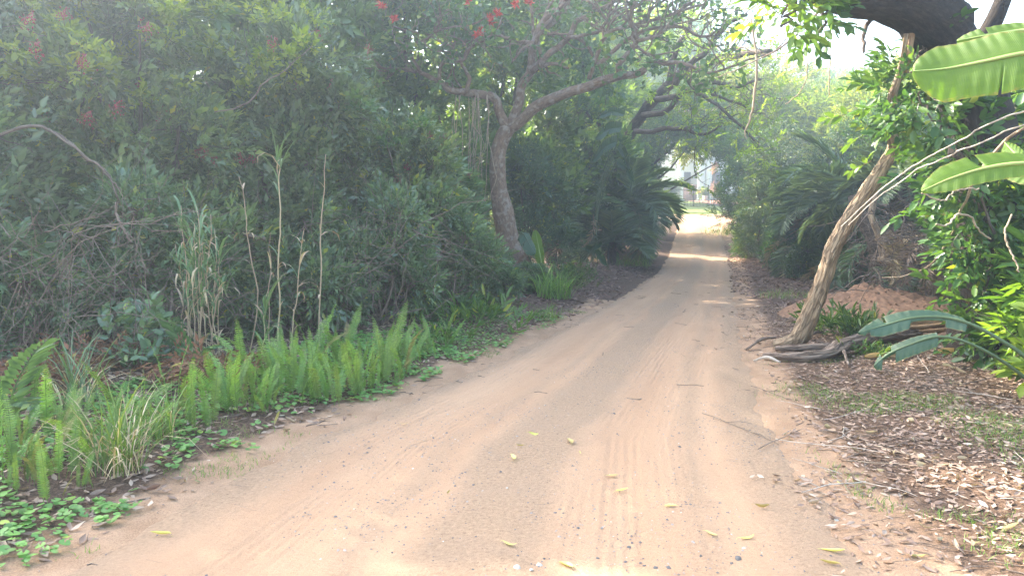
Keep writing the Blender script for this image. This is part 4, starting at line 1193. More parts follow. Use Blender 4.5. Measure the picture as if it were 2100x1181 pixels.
grow_row('low_shrub', 'shrub', [(7.9, 19.2, 1.2, .8, 1300, 'fine', 'vine_leaf', .2, 'low shrub at the foot of the palms beside the track'), (8.2, 17.0, 1.2, .85, 1300, 'fine', 'vine_leaf', .2, 'low shrub under the drooping fronds of the nearest green palm'),
        (8.3, 22.3, 1.5, .9, 1300, 'fine', 'vine_leaf', .22, 'low shrub behind the smaller palm at the track edge'), (8.7, 26.5, 1.6, 1.0, 1300, 'fine', 'vine_leaf', .22, 'low green shrub at the right edge deep in the tunnel'),
        (9.3, 15.0, 1.2, .9, 1300, 'fine', 'vine_leaf', .2, 'low shrub behind the pale grass left of the mound'), (8.0, 20.8, 1.0, .7, 1300, 'fine', 'vine_leaf', .2, 'small shrub in the gap between the two green palms')],
         350, 'low shrubs under the right palms', 1, nl=7, twigs=60, stem_r=.02, low=.02, gap=.3)
for k in range(16):
    rr_ = rs(640 + k); src = [(8.1, 17.4), (8.3, 20.6), (8.2, 15.6)][k % 3]
    a = rr_.uniform(2.2, 5.2); x, y = src[0] + .5 * math.cos(a), src[1] + .5 * math.sin(a); g = float(surf_z(x, y))
    tag(inst('fallen_frond', FRD[k % 3] if k % 2 else FR[3], None, (x, y, g + rr_.uniform(.5, 1.1)), aim((math.cos(a), math.sin(a), -.35)), rr_.uniform(.9, 1.5)),
        'brown dead frond drooping to the ground under the palms' if k % 2 else 'green frond drooping to the ground under the palms', 'frond', 'brown fronds under the palms' if k % 2 else 'green fronds under the palms')
# dead palm debris right, behind the mound
root = thing('dead_palm_heap', 'heap of grey dead palm fronds and dry brush behind the dirt mound', 'brush', at(1900, 590, 12.2))
rng = rs(44)
for j in range(26):
    p = at(rng.uniform(1790, 2000), rng.uniform(470, 585), 12.2 + rng.uniform(-.4, 1.0))
    d = norm(np.array([rng.normal(0, 1), rng.normal(0, .5), rng.uniform(-1.2, .1)]))
    inst('dead_frond', FRD[int(rng.integers(0, 3))], root, p - np.array(root.location), aim(d), rng.uniform(.6, 1.1))
acc = Acc()
m = 240
O = np.array([at(rng.uniform(1780, 2010), rng.uniform(430, 600), 11.9 + rng.uniform(-.3, 1.3)) for _ in range(m)])
twig_tangle(acc, rng, O, norm(rng.normal(0, 1, (m, 3)) * [1, .5, .7]), rng.uniform(.3, 1.1, m), .008, .2)
stuff(acc.build('brushwood', M['twig'], root))

# ------------------------------------------------------------------ big ribbed leaves
def big_leaf(root, rib, wu, wl, du, dlw, mat='bigleaf', tears=(), seed=1, rr=.008, petiole=None, waves=.0025, nameb='leaf_blade'):
    """blade along the rib polyline; upper/lower half widths and directions; tears = (t0, t1, side) notches"""
    n = 90; m = 7
    P = spline(rib, n); t = np.linspace(0, 1, n)       # t=0 at the tip
    prof = np.clip(np.minimum(1, (t / .28)) ** .62, 0, 1) * (1 - .25 * sstep(.6, 1, t))
    rng = rs(seed)
    root_blade = None
    V = []; UV = []; F = []; off = 0
    for side, wd, dr_ in ((0, wu, np.array(du, float)), (1, wl, np.array(dlw, float))):
        T = norm(np.gradient(P, axis=0))
        d = norm(dr_[None] - T * .28)
        nrm = norm(np.cross(T, d))
        wv = wd * prof * (1 + .05 * np.sin(t * 9 + seed))
        for (a, b, s, depth) in tears:
            if s == side: wv = np.where((t > a) & (t < b), wv * depth, wv)
        k = np.linspace(0, 1, m)
        G = P[:, None] + d[:, None] * (wv[:, None] * k[None])[..., None] + nrm[:, None] * ((np.sin(t * 75 + side)[:, None] * waves * k[None]) + (-.12 if side == 0 else .12) * wd * (k[None] ** 2))[..., None]
        V.append(G.reshape(-1, 3)); UV.append(np.stack([np.repeat(t, m), np.tile(k, n)], -1))
        idx = np.arange(n * m).reshape(n, m) + off; off += n * m
        F.append(np.stack([idx[:-1, :-1], idx[:-1, 1:], idx[1:, 1:], idx[1:, :-1]], -1).reshape(-1, 4))
    o = mk(nameb, np.concatenate(V), np.concatenate(F), M[mat], root, uv=np.concatenate(UV), smooth=True)
    acc = Acc()
    pts = list(rib) + (list(petiole) if petiole is not None else [])
    add_tube(acc, pts, [.002, rr, rr * 1.3, rr * 1.8], 40, 8, 0, 0)
    ob = acc.build('midrib', M['midrib' if mat == 'bigleaf' else 'midrib_dark'], None, smooth=True)
    ob.data.transform(Matrix.Translation(-Vector(root.location))); ob.parent = o
    return o
bx_ = np.array([3.75, 3.7, 0]); bx_[2] = float(surf_z(bx_[0], bx_[1]))
root = thing('banana_plant', 'giant-leaved plant reaching in from the right edge with huge backlit leaves', 'plant', bx_)
b0 = np.array([3.7, 3.75, 1.4])
big_leaf(root, [at(1873, 146, 4.35), at(1940, 141, 4.3), at(2020, 126, 4.2), at(2100, 110, 4.1), at(2200, 100, 4.0)], .17, .20, (-.02, .35, 1), (.05, -.3, -1), 'bigleaf', ((.62, .64, 1, .45),), 1, .012,
         [at(2300, 140, 3.9), b0 + [.0, 0, .3], b0, bx_])
big_leaf(root, [at(1962, 84, 4.7), at(2030, 72, 4.6), at(2110, 62, 4.5), at(2200, 70, 4.3)], .07, .12, (-.1, .5, 1), (0, .2, -1), 'bigleaf', ((.3, .34, 0, .3),), 2, .01,
         [at(2290, 150, 4.0), b0, bx_])
big_leaf(root, [at(1890, 392, 4.0), at(1950, 366, 3.95), at(2030, 343, 3.9), at(2110, 335, 3.85), at(2190, 345, 3.8)], .10, .08, (-.35, .6, .9), (.1, -.5, -.7), 'bigleaf', ((.45, .5, 0, .25),), 3, .01,
         [at(2290, 420, 3.75), b0 - [0, 0, .3], bx_])
big_leaf(root, [at(2060, 292, 4.3), at(2085, 318, 4.2), at(2120, 345, 4.1), at(2190, 370, 4.)], .06, .12, (.5, .3, 1), (-.6, -.2, -.8), 'bigleaf', (), 4, .008, [at(2290, 430, 3.8), b0 - [0, 0, .3], bx_])
rb = np.array([4.5, 6.0, 0]); rb[2] = float(surf_z(rb[0], rb[1]))
root = thing('banana_sucker', 'young plant with two torn green leaves arching low over the split log', 'plant', rb)
big_leaf(root, [at(1760, 682, 6.2), at(1810, 668, 6.2), at(1870, 652, 6.15), at(1930, 650, 6.1), at(1984, 662, 6.0)], .09, .10, (.0, .7, .75), (-.1, -.5, -.85), 'bigleaf_dark', ((.28, .31, 0, .3), (.5, .8, 1, .35), (.1, .14, 1, .5)), 5, .011,
         [at(2040, 690, 5.95), at(2110, 740, 5.9), rb])
big_leaf(root, [at(1792, 750, 5.9), at(1822, 726, 5.9), at(1870, 705, 5.85), at(1925, 690, 5.8)], .06, .11, (.2, .5, .7), (.0, -.4, -.9), 'bigleaf_dark', ((.22, .45, 1, .2), (.2, .4, 0, .3)), 6, .009,
         [at(1990, 705, 5.8), at(2070, 750, 5.85), rb])
# left: big leaves beside the coral tree trunk
lb = gp(1105, 590)
root = thing('wild_banana', 'bright upright big-leaved plant right of the coral tree trunk', 'plant', lb)
Yb = 15.6
big_leaf(root, [at(1098, 472, Yb), at(1105, 510, Yb), at(1110, 545, Yb)], .10, .13, (1, -.3, .2), (-1, -.3, .1), 'bigleaf', (), 7, .012, [lb])
big_leaf(root, [at(1098, 520, Yb - .3), at(1085, 500, Yb - .2), at(1075, 482, Yb - .1), at(1066, 480, Yb)], .22, .1, (-.6, -.3, -.7), (.5, .2, .4), 'bigleaf_dark', ((.5, .55, 0, .5),), 8, .012, [at(1090, 540, Yb), lb])
big_leaf(root, [at(1118, 555, Yb - .3), at(1115, 580, Yb - .3), at(1108, 600, Yb - .2)], .08, .1, (1, -.2, 0), (-1, -.3, .2), 'bigleaf', (), 9, .01, [lb])
def strel(lab, base_px, Yb, leaves, seed, mat='bigleaf_dark'):
    b = gp(*base_px) if base_px[1] > 500 else at(*base_px, Yb)
    root = thing('wild_banana', lab, 'plant', b, 'wild banana clumps left of the road')
    for j, (t0, t1, w) in enumerate(leaves):
        mid = ((t0[0] + t1[0]) / 2, (t0[1] + t1[1]) / 2 - 8)
        big_leaf(root, [at(*t0, Yb - .3), at(*mid, Yb - .2), at(*t1, Yb)], w, w, (.3, -.6, .9), (-.2, -.6, -.9), mat, ((.3, .34, 0, .4), (.5, .56, 1, .4), (.7, .73, 0, .5)), seed + j, .007, [np.array([b[0], b[1], (b[2] + at(*t1, Yb)[2]) / 2]), b])
    return root
strel('dark wild banana with torn bluish leaves above the litter bank', (1190, 548), 19.5, [((1245, 545), (1200, 508), .16), ((1215, 478), (1170, 500), .14), ((1160, 470), (1130, 500), .14), ((1235, 500), (1200, 530), .15)], 70)
strel('dark wild banana with large leaves high under the coral tree right limb', (1225, 545), 20.5, [((1222, 285), (1275, 262), .22), ((1215, 330), (1265, 290), .26), ((1290, 350), (1268, 300), .2), ((1230, 240), (1280, 235), .14), ((1300, 375), (1265, 330), .2)], 80)
# dry hanging leaf by the tunnel shrub
root = thing('dry_frond', 'brown dead feather frond hanging upright beside the wild banana', 'frond', at(1217, 440, 19.0))
inst('dead_frond', FRD[0], root, (0, 0, 0), aim((0.05, -.1, -1), (1, -.4, 0)), .95)

# ------------------------------------------------------------------ right-hand greenery
RG = 'leafy shrubs on the right verge'
for i, (x, y, h, r, n, kind, lf, sz, lab, lw) in enumerate([
        (6.3, 9.6, 2.9, 1.0, 1500, 'broad', 'vine_leaf', .26, 'broad-leaved vine thicket in front of the big dark trunk', .5),
        (5.7, 8.0, 2.0, .7, 700, 'lance', 'bright_leaf', .26, 'yellow-green bush glowing in the sun beside the slim grey trunk', .35),
        (7.9, 11.0, 4.0, 1.5, 2300, 'broad', 'vine_leaf', .28, 'tall leafy thicket right of the leaning trunk', .5),
        (9.6, 13.6, 4.4, 1.6, 2300, 'broad', 'vine_leaf', .28, 'leafy thicket behind the dry brush heap', .6),
        (8.0, 8.3, 4.2, 1.4, 1900, 'broad', 'bright_leaf', .28, 'sunlit thicket at the right edge behind the big dark trunk', .5),
        (4.75, 6.1, .85, .45, 420, 'broad', 'bright_leaf', .2, 'low bright green seedlings at the lower right edge of the verge', .02),
        (5.25, 7.0, 1.3, .5, 420, 'lance', 'bright_leaf', .3, 'bright lance-leaved plant at the right edge above the seedlings', .05),
        (9.2, 18.5, 4.2, 1.3, 2000, 'fine', 'vine_leaf', .24, 'small-leaved climber behind the upright palm fan', .8)]):
    shrub('leafy_bush', lab, 'shrub', x, y, h, r, n, kind, lf, sz, 700 + i, nl=9, twigs=40, group=RG, stem_r=.025, low=lw, stems=6, gap=.34)
# climber cloaking the big trunk and the top of the leaning trunk
def climber(lab, path, rad, n, kind, lf, sz, seed, name='climber', cat='vine'):
    rng = rs(seed); P = spline(path, 60)
    root = thing(name, lab, cat, P[0])
    k = rng.integers(0, 60, n); O = P[k] + rng.normal(0, 1, (n, 3)) * rad
    D = norm(O - P[k] + rng.normal(0, .04, (n, 3)) + [0, -.03, -.01])
    acc = Acc(); scatter_sprigs(acc, O, D, sz * rng.uniform(.6, 1.25, n), kind, rng)
    stuff(acc.build('foliage', M[lf], root))
    acc = Acc(); add_tube(acc, path, [.015, .012, .008], 40, 5, .2, seed, wob=.15); acc.build('stem', M['stem'], root)
    return root
climber('leafy climber wrapped round the leaning trunk where it thins', px_path([(1835, 300), (1820, 240), (1835, 180), (1880, 130), (1900, 90)], 8.5, 8.0), np.array([.16, .1, .1]), 110, 'broad', 'vine_leaf', .22, 741)
climber('climber with broad leaves on the big dark trunk below the huge leaf', px_path([(2040, 480), (2000, 380), (1960, 300), (1900, 230), (1880, 180)], 7.4, 7.6), np.array([.3, .1, .16]), 190, 'broad', 'vine_leaf', .22, 742)
climber('leafy vine covering the lower part of the big dark trunk', px_path([(2030, 735), (2020, 650), (2030, 560), (2020, 470), (2035, 400)], 7.55), np.array([.2, .1, .2]), 230, 'broad', 'vine_leaf', .2, 745)
climber('leaf spray dangling from the big limb at the top of the photo', px_path([(1640, -60), (1625, 0), (1610, 50)], 6.6), np.array([.14, .1, .1]), 46, 'broad', 'bright_leaf', .24, 743, 'hanging_spray')
climber('second leaf spray dangling nearer the big limb at the top', px_path([(1700, -40), (1695, 20), (1690, 60)], 7.0), np.array([.1, .08, .1]), 30, 'broad', 'vine_leaf', .24, 744, 'hanging_spray')
# hanging roots and bare vines
VL = 'bare vines on the right'
for j, (lab, pts, y0, y1, r, mat) in enumerate([
        ('crooked dark root dangling from the big limb', [(1815, -5), (1800, 30), (1778, 50), (1772, 75), (1773, 110)], 7.9, 7.6, [.02, .025, .022, .014], 'stem'),
        ('long pale stem slanting across the tunnel top from the big limb', [(1720, -10), (1680, 25), (1640, 65), (1590, 105), (1520, 140), (1470, 160)], 7.8, 9.5, [.018, .014, .008, .005], 'twig'),
        ('pale knobbly vine hanging straight down in front of the far trees', [(1540, 40), (1548, 90), (1552, 130), (1548, 180), (1545, 210), (1540, 240), (1528, 270), (1530, 285)], 9.5, 9.5, [.014, .016, .016, .012, .006], 'vine'),
        ('short pale twig crossing the hanging vine', [(1510, 103), (1525, 98), (1545, 108), (1570, 112)], 9.4, 9.3, [.006, .01, .009, .006], 'vine'),
        ('thin cord-like vine hanging beside the big limb', [(1708, 0), (1704, 60), (1703, 130), (1700, 195)], 8.0, 8.2, [.006, .006, .005], 'vine'),
        ('second cord-like vine hanging right of the first', [(1762, 0), (1756, 60), (1750, 110)], 7.8, 7.9, [.006, .005, .004], 'vine'),
        ('thin vine swinging below the slanting pale stem', [(1630, 20), (1650, 80), (1655, 150), (1640, 190), (1610, 215)], 9.0, 9.6, [.006, .006, .005], 'vine'),
        ('upper of two long pale canes leaning on the trunk from the right', [(1725, 465), (1790, 405), (1860, 350), (1920, 315), (1990, 275), (2060, 240), (2140, 215)], 7.6, 6.0, [.005, .007, .008, .008], 'palewood'),
        ('lower of two long pale canes leaning on the trunk from the right', [(1740, 462), (1810, 398), (1880, 350), (1950, 318), (2040, 280), (2140, 240)], 7.5, 5.9, [.005, .0065, .0075, .0075], 'palewood'),
        ('arched brown cane curving down through the right thicket', [(2120, 250), (2060, 290), (2010, 350), (1985, 400), (1965, 450), (1935, 510), (1905, 545), (1860, 565), (1810, 570)], 6.0, 9.0, [.013, .013, .012, .011, .006], 'vine'),
        ('looping vine below the lower huge leaf', [(1890, 396), (1935, 412), (1960, 390), (2010, 388)], 6.2, 6.4, [.006, .007, .006], 'vine'),
        ('curled tendril hooked over the arched cane', [(1920, 460), (1945, 462), (1960, 440), (1990, 445), (2005, 470), (2030, 490)], 6.4, 6.8, [.008, .009, .009, .007], 'vine'),
        ('thin vine hanging at the right edge above the bright plant', [(2075, 440), (2060, 480), (2075, 520), (2090, 560)], 6.0, 5.9, [.007, .007, .006], 'vine')]):
    stem_thing('bare_vine', lab, px_path(pts, y0, y1), r, mat, 'vine', 40, 6, .15, j * 3.1, .03, VL)
# sunlit straw tuft right
# ------------------------------------------------------------------ grasses, reeds
def blades(rng, n, base_r, L, w, lean=.35, droop=.5, seg=4, tint=(.2, .8)):
    """curved grass blades rising from the origin"""
    a = rng.uniform(0, 2 * np.pi, n); rr = base_r * np.sqrt(rng.random(n))
    O = np.stack([rr * np.cos(a), rr * np.sin(a), np.zeros(n)], -1)
    az = rng.uniform(0, 2 * np.pi, n); le = rng.random(n) * lean
    H = np.stack([np.cos(az), np.sin(az), np.zeros(n)], -1)
    ln = L * rng.uniform(.5, 1.1, n); dp = droop * rng.uniform(.3, 1.4, n)
    k = np.linspace(0, 1, seg + 1)[None, :]
    ang = le[:, None] + dp[:, None] * k ** 1.5 * 1.4
    ds = ln[:, None] / seg
    hx = np.concatenate([np.zeros((n, 1)), np.cumsum(np.sin(ang[:, 1:]) * ds, 1)], 1); hz = np.concatenate([np.zeros((n, 1)), np.cumsum(np.cos(ang[:, 1:]) * ds, 1)], 1)
    C = O[:, None] + H[:, None] * hx[..., None] + np.array([0, 0, 1.])[None, None] * hz[..., None]
    S = np.stack([-H[:, 1], H[:, 0], H[:, 2]], -1)
    S = norm(S + .5 * rng.normal(0, 1, (n, 3)) * [1, 1, 0])
    wd = (w * rng.uniform(.6, 1.2, n))[:, None] * np.array([.7, 1, .9, .65, .05][:seg + 1] if seg == 4 else np.linspace(1, .05, seg + 1))[None]
    A = C - S[:, None] * wd[..., None] / 2; B = C + S[:, None] * wd[..., None] / 2
    V = np.stack([A, B], 2).reshape(n, -1, 3)
    F = []
    for s in range(seg): F.append([2 * s, 2 * s + 1, 2 * s + 3, 2 * s + 2])
    F = (np.array(F)[None] + (np.arange(n) * 2 * (seg + 1))[:, None, None]).reshape(-1, 4)
    return V.reshape(-1, 3), F, np.repeat(rng.uniform(*tint, n), 2 * (seg + 1))
def tuft(lab, px, n, L, w, mat, seed, br=.12, lean=.5, droop=.6, name='grass_tuft', group=None, Y=None, dry=0):
    rng = rs(seed); b = gp(*px) if Y is None else at(*px, Y)
    root = thing(name, lab, 'grass', b, group)
    v, f, t = blades(rng, n, br, L, w, lean, droop)
    acc = Acc(); acc.add(v + b, f, t); stuff(acc.build('blades', M[mat], root))
    if dry:
        v, f, t = blades(rng, dry, br, L * .9, w, lean * 1.4, droop * 1.3)
        acc = Acc(); acc.add(v + b, f, t); stuff(acc.build('dry_blades', M['straw'], root))
    return root
tuft('tall rank grass tuft with dry blades among the near ferns', (245, 965), 90, .75, .009, 'grass', 801, .16, .45, .8, dry=60)
tuft('grass tuft right of the rank grass beside the ferns', (330, 905), 50, .5, .008, 'grass', 802, .12, .5, .8, dry=16)
tuft('arching grey-green grass clump behind the near ferns', (165, 830), 40, .9, .012, 'reed', 803, .14, .4, .9, dry=22)
tuft('strappy bright grass clump right of the coral tree foot', (1135, 612), 150, .85, .022, 'bright_leaf' if False else 'grass', 804, .35, .5, .8)
tuft('small grass tuft in front of the strappy clump', (1120, 655), 60, .3, .01, 'grass', 805, .25)
tuft('grass tuft beside the leaning trunk', (1745, 555), 110, .5, .012, 'grass', 806, .5, .4, .5)
tuft('grass tuft behind the dirt mound', (1890, 600), 120, .6, .012, 'grass', 807, .4, .4, .5)
tuft('sunlit straw grass at the right edge under the thicket', (2030, 700), 160, .8, .012, 'straw', 808, .4, .35, .5, dry=60)
tuft('pale grass on the left of the dirt mound', (1610, 610), 160, .22, .008, 'grass', 809, .6, .6, .5)
tuft('dry grass before the palms', (1680, 568), 220, .3, .01, 'grass', 810, 1.0, .6, .5, dry=60)
tuft('bright grass on the right bank inside the tunnel', (1505, 482), 260, .6, .02, 'grass', 811, 1.5, .5, .6)
tuft('fern-like grass below the low palm left of the track', (1280, 545), 200, .55, .016, 'grass', 812, .9, .6, .7)
def weed(lab, px, n, h, sz, seed, kind='lance', leaf='vine_leaf', br=.25):
    rng = rs(seed); b = gp(*px); root = thing('weed', lab, 'weed', b)
    O = b + np.stack([rng.normal(0, br, n), rng.normal(0, br, n), rng.uniform(0, h, n)], -1)
    D = norm(np.stack([rng.normal(0, .6, n), rng.normal(0, .6, n), np.ones(n) * .7], -1))
    acc = Acc(); scatter_sprigs(acc, O, D, sz * rng.uniform(.6, 1.2, n), kind, rng); stuff(acc.build('foliage', M[leaf], root))
weed('lush green weed growing at the foot of the dirt mound', (1722, 690), 90, .2, .22, 821)
weed('small weed on the crest of the dirt mound', (1868, 628), 22, .08, .16, 822, br=.15)
weed('small leafy bush at the edge of the litter bank right of the coral tree', (1170, 590), 240, .4, .2, 823, 'fine', 'vine_leaf', .28)
weed('green seedlings against the fallen log', (1800, 735), 22, .1, .15, 824, br=.12)
weed('lance-leaved weeds under the hedge before the coral tree', (960, 665), 60, .15, .28, 825, 'lance', 'vine_leaf', .4)
weed('broad seedling at the foot of the hedge right of the ferns', (890, 705), 16, .1, .2, 826, 'lance', 'vine_leaf', .2)
weed('pale-tipped sapling standing before the reed clump', (300, 760), 60, .55, .2, 827, 'broad', 'pepper', .16)
weed('fresh yellow-green sapling tip poking out of the bramble', (230, 700), 10, .5, .16, 828, 'broad', 'bright_leaf', .15)

# dry vines laced over the bramble
rng = rs(880)
for j, (xa, xb, ya, yb, Yv, lab) in enumerate([(0, 160, 470, 780, 5.9, 'lace of pale dry vines over the bramble at the left edge'), (120, 320, 450, 770, 6.6, 'lace of pale dry vines over the bramble left of the reed clump'),
        (300, 500, 520, 760, 7.7, 'lace of dry vines behind the reed clump'), (620, 900, 420, 680, 9.0, 'lace of dry vines on the hedge right of the tallest reed')]):
    root = thing('dry_vines', lab, 'vine', at((xa + xb) / 2, yb, Yv), 'dry vines on the left hedge')
    m = 80; acc = Acc()
    O = np.array([at(rng.uniform(xa, xb), rng.uniform(ya, yb), Yv + rng.uniform(0, .7)) for _ in range(m)])
    twig_tangle(acc, rng, O, norm(rng.normal(0, 1, (m, 3)) * [1, .35, .8]), rng.uniform(.3, 1.3, m), .0034, .1)
    stuff(acc.build('strands', M['twig'], root))
for j, (lab, pts, y0, r) in enumerate([('thick bare branch arching down through the left hedge', [(-40, 300), (40, 262), (110, 270), (170, 320), (215, 350), (245, 410)], 7.0, [.016, .015, .011, .007]),
        ('second bare branch below the thick arching one at left', [(100, 265), (190, 330), (230, 370), (250, 395)], 6.95, [.011, .01, .006]),
        ('pale broken stick hanging in the hedge left of the reeds', [(238, 415), (240, 445), (255, 475), (270, 498)], 7.0, [.012, .013, .01]),
        ('brown branch lying level behind the reeds', [(440, 475), (490, 478), (545, 492)], 8.9, [.03, .03, .024]),
        ('leaning brown stick at the foot of the tallest reed', [(655, 650), (665, 690), (678, 720)], 8.9, [.02, .02, .016]),
        ('dark forked branch left of the coral tree foot', [(945, 560), (975, 540), (1010, 545), (1000, 510), (985, 480)], 14.2, [.03, .03, .022]),
        ('thin sunlit branch poking out high on the left hedge', [(440, 230), (500, 215), (545, 170), (590, 140), (640, 95)], 8.6, [.008, .007, .004])]):
    stem_thing('bare_branch', lab, px_path(pts, y0), r, 'stem' if j in (0, 1, 5) else 'twig', 'branch', 26, 7, .2, 60. + j, .04, 'bare branches in the left hedge')
# reeds
def reed(lab, pts, Y, r, seed, green=True, group='reeds before the hedge', nb=6, dryb=4):
    rng = rs(seed); P = px_path(pts, Y); g = P[0].copy(); g[2] = float(surf_z(g[0], g[1])); P = np.vstack([g, P])
    root = thing('reed', lab, 'reed', g, group)
    r = r * .75; nb = int(nb * 1.8); dryb = int(dryb * 1.8) + 2
    acc = Acc(); Q = add_tube(acc, P, [r, r, r * .8, r * .4], 26, 6, .08, seed, tint=.5, wob=.05)
    acc.build('stalk', M['straw'], root)
    for j in range(nb + dryb):
        gr = j < nb
        i = int(rng.uniform(.55, .98) * 25) if gr else int(rng.uniform(.3, .95) * 25)
        v, f, t = blades(rng, 1, .001, rng.uniform(.3, .55) if gr else rng.uniform(.15, .4), .021 if gr else .022, .5 if gr else 1.2, 1.0 if gr else 1.6)
        acc = Acc(); acc.add(v + Q[i], f, t); acc.build('blade' if gr else 'dry_blade', M['reed' if gr else 'straw'], root)
reed('tallest single dry reed stalk in front of the hedge', [(655, 735), (657, 560), (660, 430), (669, 315)], 7.8, .011, 831, nb=0, dryb=3)
reed('reed with a green leafy top right of the leaning dry reeds', [(572, 760), (574, 600), (574, 480), (572, 360), (571, 330)], 7.6, .012, 832, nb=9, dryb=3)
reed('bent dry reed with a hanging brown blade', [(512, 740), (530, 620), (511, 500), (505, 430), (487, 360)], 7.7, .010, 833, nb=0, dryb=4)
reed('short straight dry reed between the leafy reed and the bent reed', [(552, 745), (553, 600), (553, 478)], 7.6, .009, 834, nb=0, dryb=3)
reed('leaning dry reed with bleached papery tip', [(592, 760), (600, 660), (612, 560), (622, 470)], 7.5, .010, 835, nb=2, dryb=8)
reed('leafy green reed shoot low beside the straight dry reed', [(540, 760), (541, 680), (546, 600)], 7.3, .008, 836, nb=8, dryb=0)
for j, (x0, x1, x2, top) in enumerate([(392, 383, 370, 425), (405, 398, 398, 460), (418, 412, 408, 450), (430, 415, 402, 420), (440, 425, 433, 440), (425, 448, 470, 610), (452, 430, 420, 560), (385, 400, 430, 540), (400, 420, 415, 430), (378, 372, 360, 500), (412, 405, 380, 470), (436, 440, 445, 520), (398, 385, 392, 520), (446, 452, 440, 470)]):
    reed('dry reed stalk in the tangled clump with drooping green tops', [(x0, 745), (x1, 600), (x2, top)], 7.0 + .04 * j, .009, 840 + j, nb=6, dryb=4, group='stalks of the tangled reed clump')

# ------------------------------------------------------------------ ferns
def fern_mesh(name, seed, n=34, curve=.35, w=.062, mat='fern'):
    rng = rs(seed); t = np.linspace(0, 1, 10); ang = curve * t ** 1.5
    P = np.stack([np.concatenate([[0], np.cumsum(np.sin(ang[1:]))]) / 9, np.zeros(10), np.concatenate([[0], np.cumsum(np.cos(ang[1:]))]) / 9], -1)
    acc = Acc(); v, f, u = tubes(P[None], np.linspace(.006, .002, 10)[None], 3, False); acc.add(v, f, .3, u)
    tt = np.linspace(.12, .99, n); pos = np.stack([np.interp(tt, t, P[:, i]) for i in range(3)], -1)
    T = norm(np.stack([np.interp(tt, t, np.gradient(P[:, i])) for i in range(3)], -1))
    N = np.stack([T[:, 2], 0 * tt, -T[:, 0]], -1)
    for s in (-1, 1):
        prof = np.minimum(1, (1 - tt) * 3.2) ** .7 * np.minimum(1, tt * 4 + .3)
        d = norm(np.array([0, s, 0.]) + T * .22 + N * rng.normal(.12, .15, (n, 1)))
        lv = np.array([[0, 0, 0], [.12, -.16, .02], [.12, .16, .02], [.85, -.1, -.05], [1, 0.04, -.08]])
        V = place(lv, pos, d, N + rng.normal(0, .12, (n, 3)), w * prof * rng.uniform(.9, 1.1, n) * 1.15)
        F = (np.array([[0, 1, 3], [0, 3, 4], [0, 4, 2]])[None] + (np.arange(n) * 5)[:, None, None]).reshape(-1, 3)
        acc.add(V.reshape(-1, 3), F, np.repeat(np.clip(.25 + .55 * tt + rng.normal(0, .06, n), 0, .92), 5))
    o = acc.build(name, M[mat], None); me = o.data; bpy.data.objects.remove(o); return me
M['oldfern'] = leafmat('old_fern_leaf', (.12, .12, .03), (.2, .19, .05), (.3, .26, .09), rough=.6, tr=.25)
FN = [fern_mesh('frond', 900 + i, curve=c) for i, c in enumerate((.1, .3, .5, .9, 1.5))] + [fern_mesh('frond', 915, curve=1.1, mat='oldfern')]
rng = rs(91)
FG = 'sword ferns along the left verge'
fpx = [(15, 985), (40, 1000), (70, 985), (100, 970), (135, 975), (170, 955), (20, 930), (60, 920), (110, 905), (150, 905), (190, 930), (215, 905), (40, 880), (90, 870), (290, 890), (320, 880), (345, 895), (400, 870),
       (420, 885), (470, 850), (510, 838), (530, 848), (550, 830), (600, 815), (640, 828), (655, 812), (680, 830), (560, 800), (500, 800), (600, 785), (700, 800), (740, 815), (755, 800), (780, 785), (720, 780), (660, 780),
       (810, 790), (830, 770), (790, 760), (750, 755), (700, 750), (850, 745), (880, 730), (820, 735), (280, 870), (440, 830), (370, 850), (90, 1035), (180, 1000), (640, 755), (580, 760), (540, 780), (915, 715)]
for i, (a, b) in enumerate(fpx):
    p = gp(a, b)
    zone_ = ('bright green sword fern in the thick bank at the lower left edge', 'sword ferns at the lower left edge') if a < 230 else ('bright sword fern standing between the rank grass and the reeds', 'sword ferns between grass and reeds') if a < 460 else \
        ('upright sword fern in the row at the foot of the reeds', 'sword ferns at the foot of the reeds') if a < 670 else ('upright sword fern in the row right of the tallest reed', 'sword ferns right of the tallest reed') if a < 800 else \
        ('small sword fern at the far right end of the fern row', 'sword ferns at the end of the row')
    root = thing('sword_fern', zone_[0], 'fern', p, zone_[1])
    nf = int(rng.integers(4, 8)); H = rng.uniform(.34, .58) * (1.1 if 450 < a < 800 else .95) * (.7 if b > 990 else 1); nf += 2 if 450 < a < 800 else 0
    for k in range(nf):
        az = rng.uniform(0, 6.28); tl = abs(rng.normal(.08, .28))
        R = Matrix.Rotation(az, 3, 'Z') @ Matrix.Rotation(tl, 3, 'Y') @ Matrix.Rotation(rng.uniform(0, 6.28) * .3, 3, 'Z')
        inst('frond', FN[int(rng.choice([0, 1, 1, 2, 2, 3, 3, 4, 5] if k else [0, 1, 2]))], root, (rng.normal(0, .05), rng.normal(0, .05), 0), R, H * rng.uniform(.5, 1.25))
# far ferns left of tunnel
BF = [frond_mesh('frond', 930 + i, n=17, droop=d, mat='bigfern', ll=.30, w=.028, vee=.1, ragged=.04) for i, d in enumerate((.35, .6))]
def pale_fern(lab, px, Y, fr):
    p = gp(*px); root = thing('pale_fern', lab, 'fern', p)
    for d, L_, k, z in fr:
        inst('frond', BF[k], root, (0, 0, z), aim(d), L_)
pale_fern('large pale fern with widely spaced leaflets at the left edge', (10, 880), 6, [((.35, -.1, .95), .75, 0, .05), ((.7, -.5, .8), .6, 1, .05), ((-.5, -.6, .9), .6, 1, .05)])
pale_fern('pale fern with widely spaced leaflets at the foot of the reeds', (392, 765), 8, [((-.12, -.25, 1), .62, 0, .05), ((.5, -.3, .8), .5, 1, .05), ((-.6, -.4, .7), .45, 1, .05)])
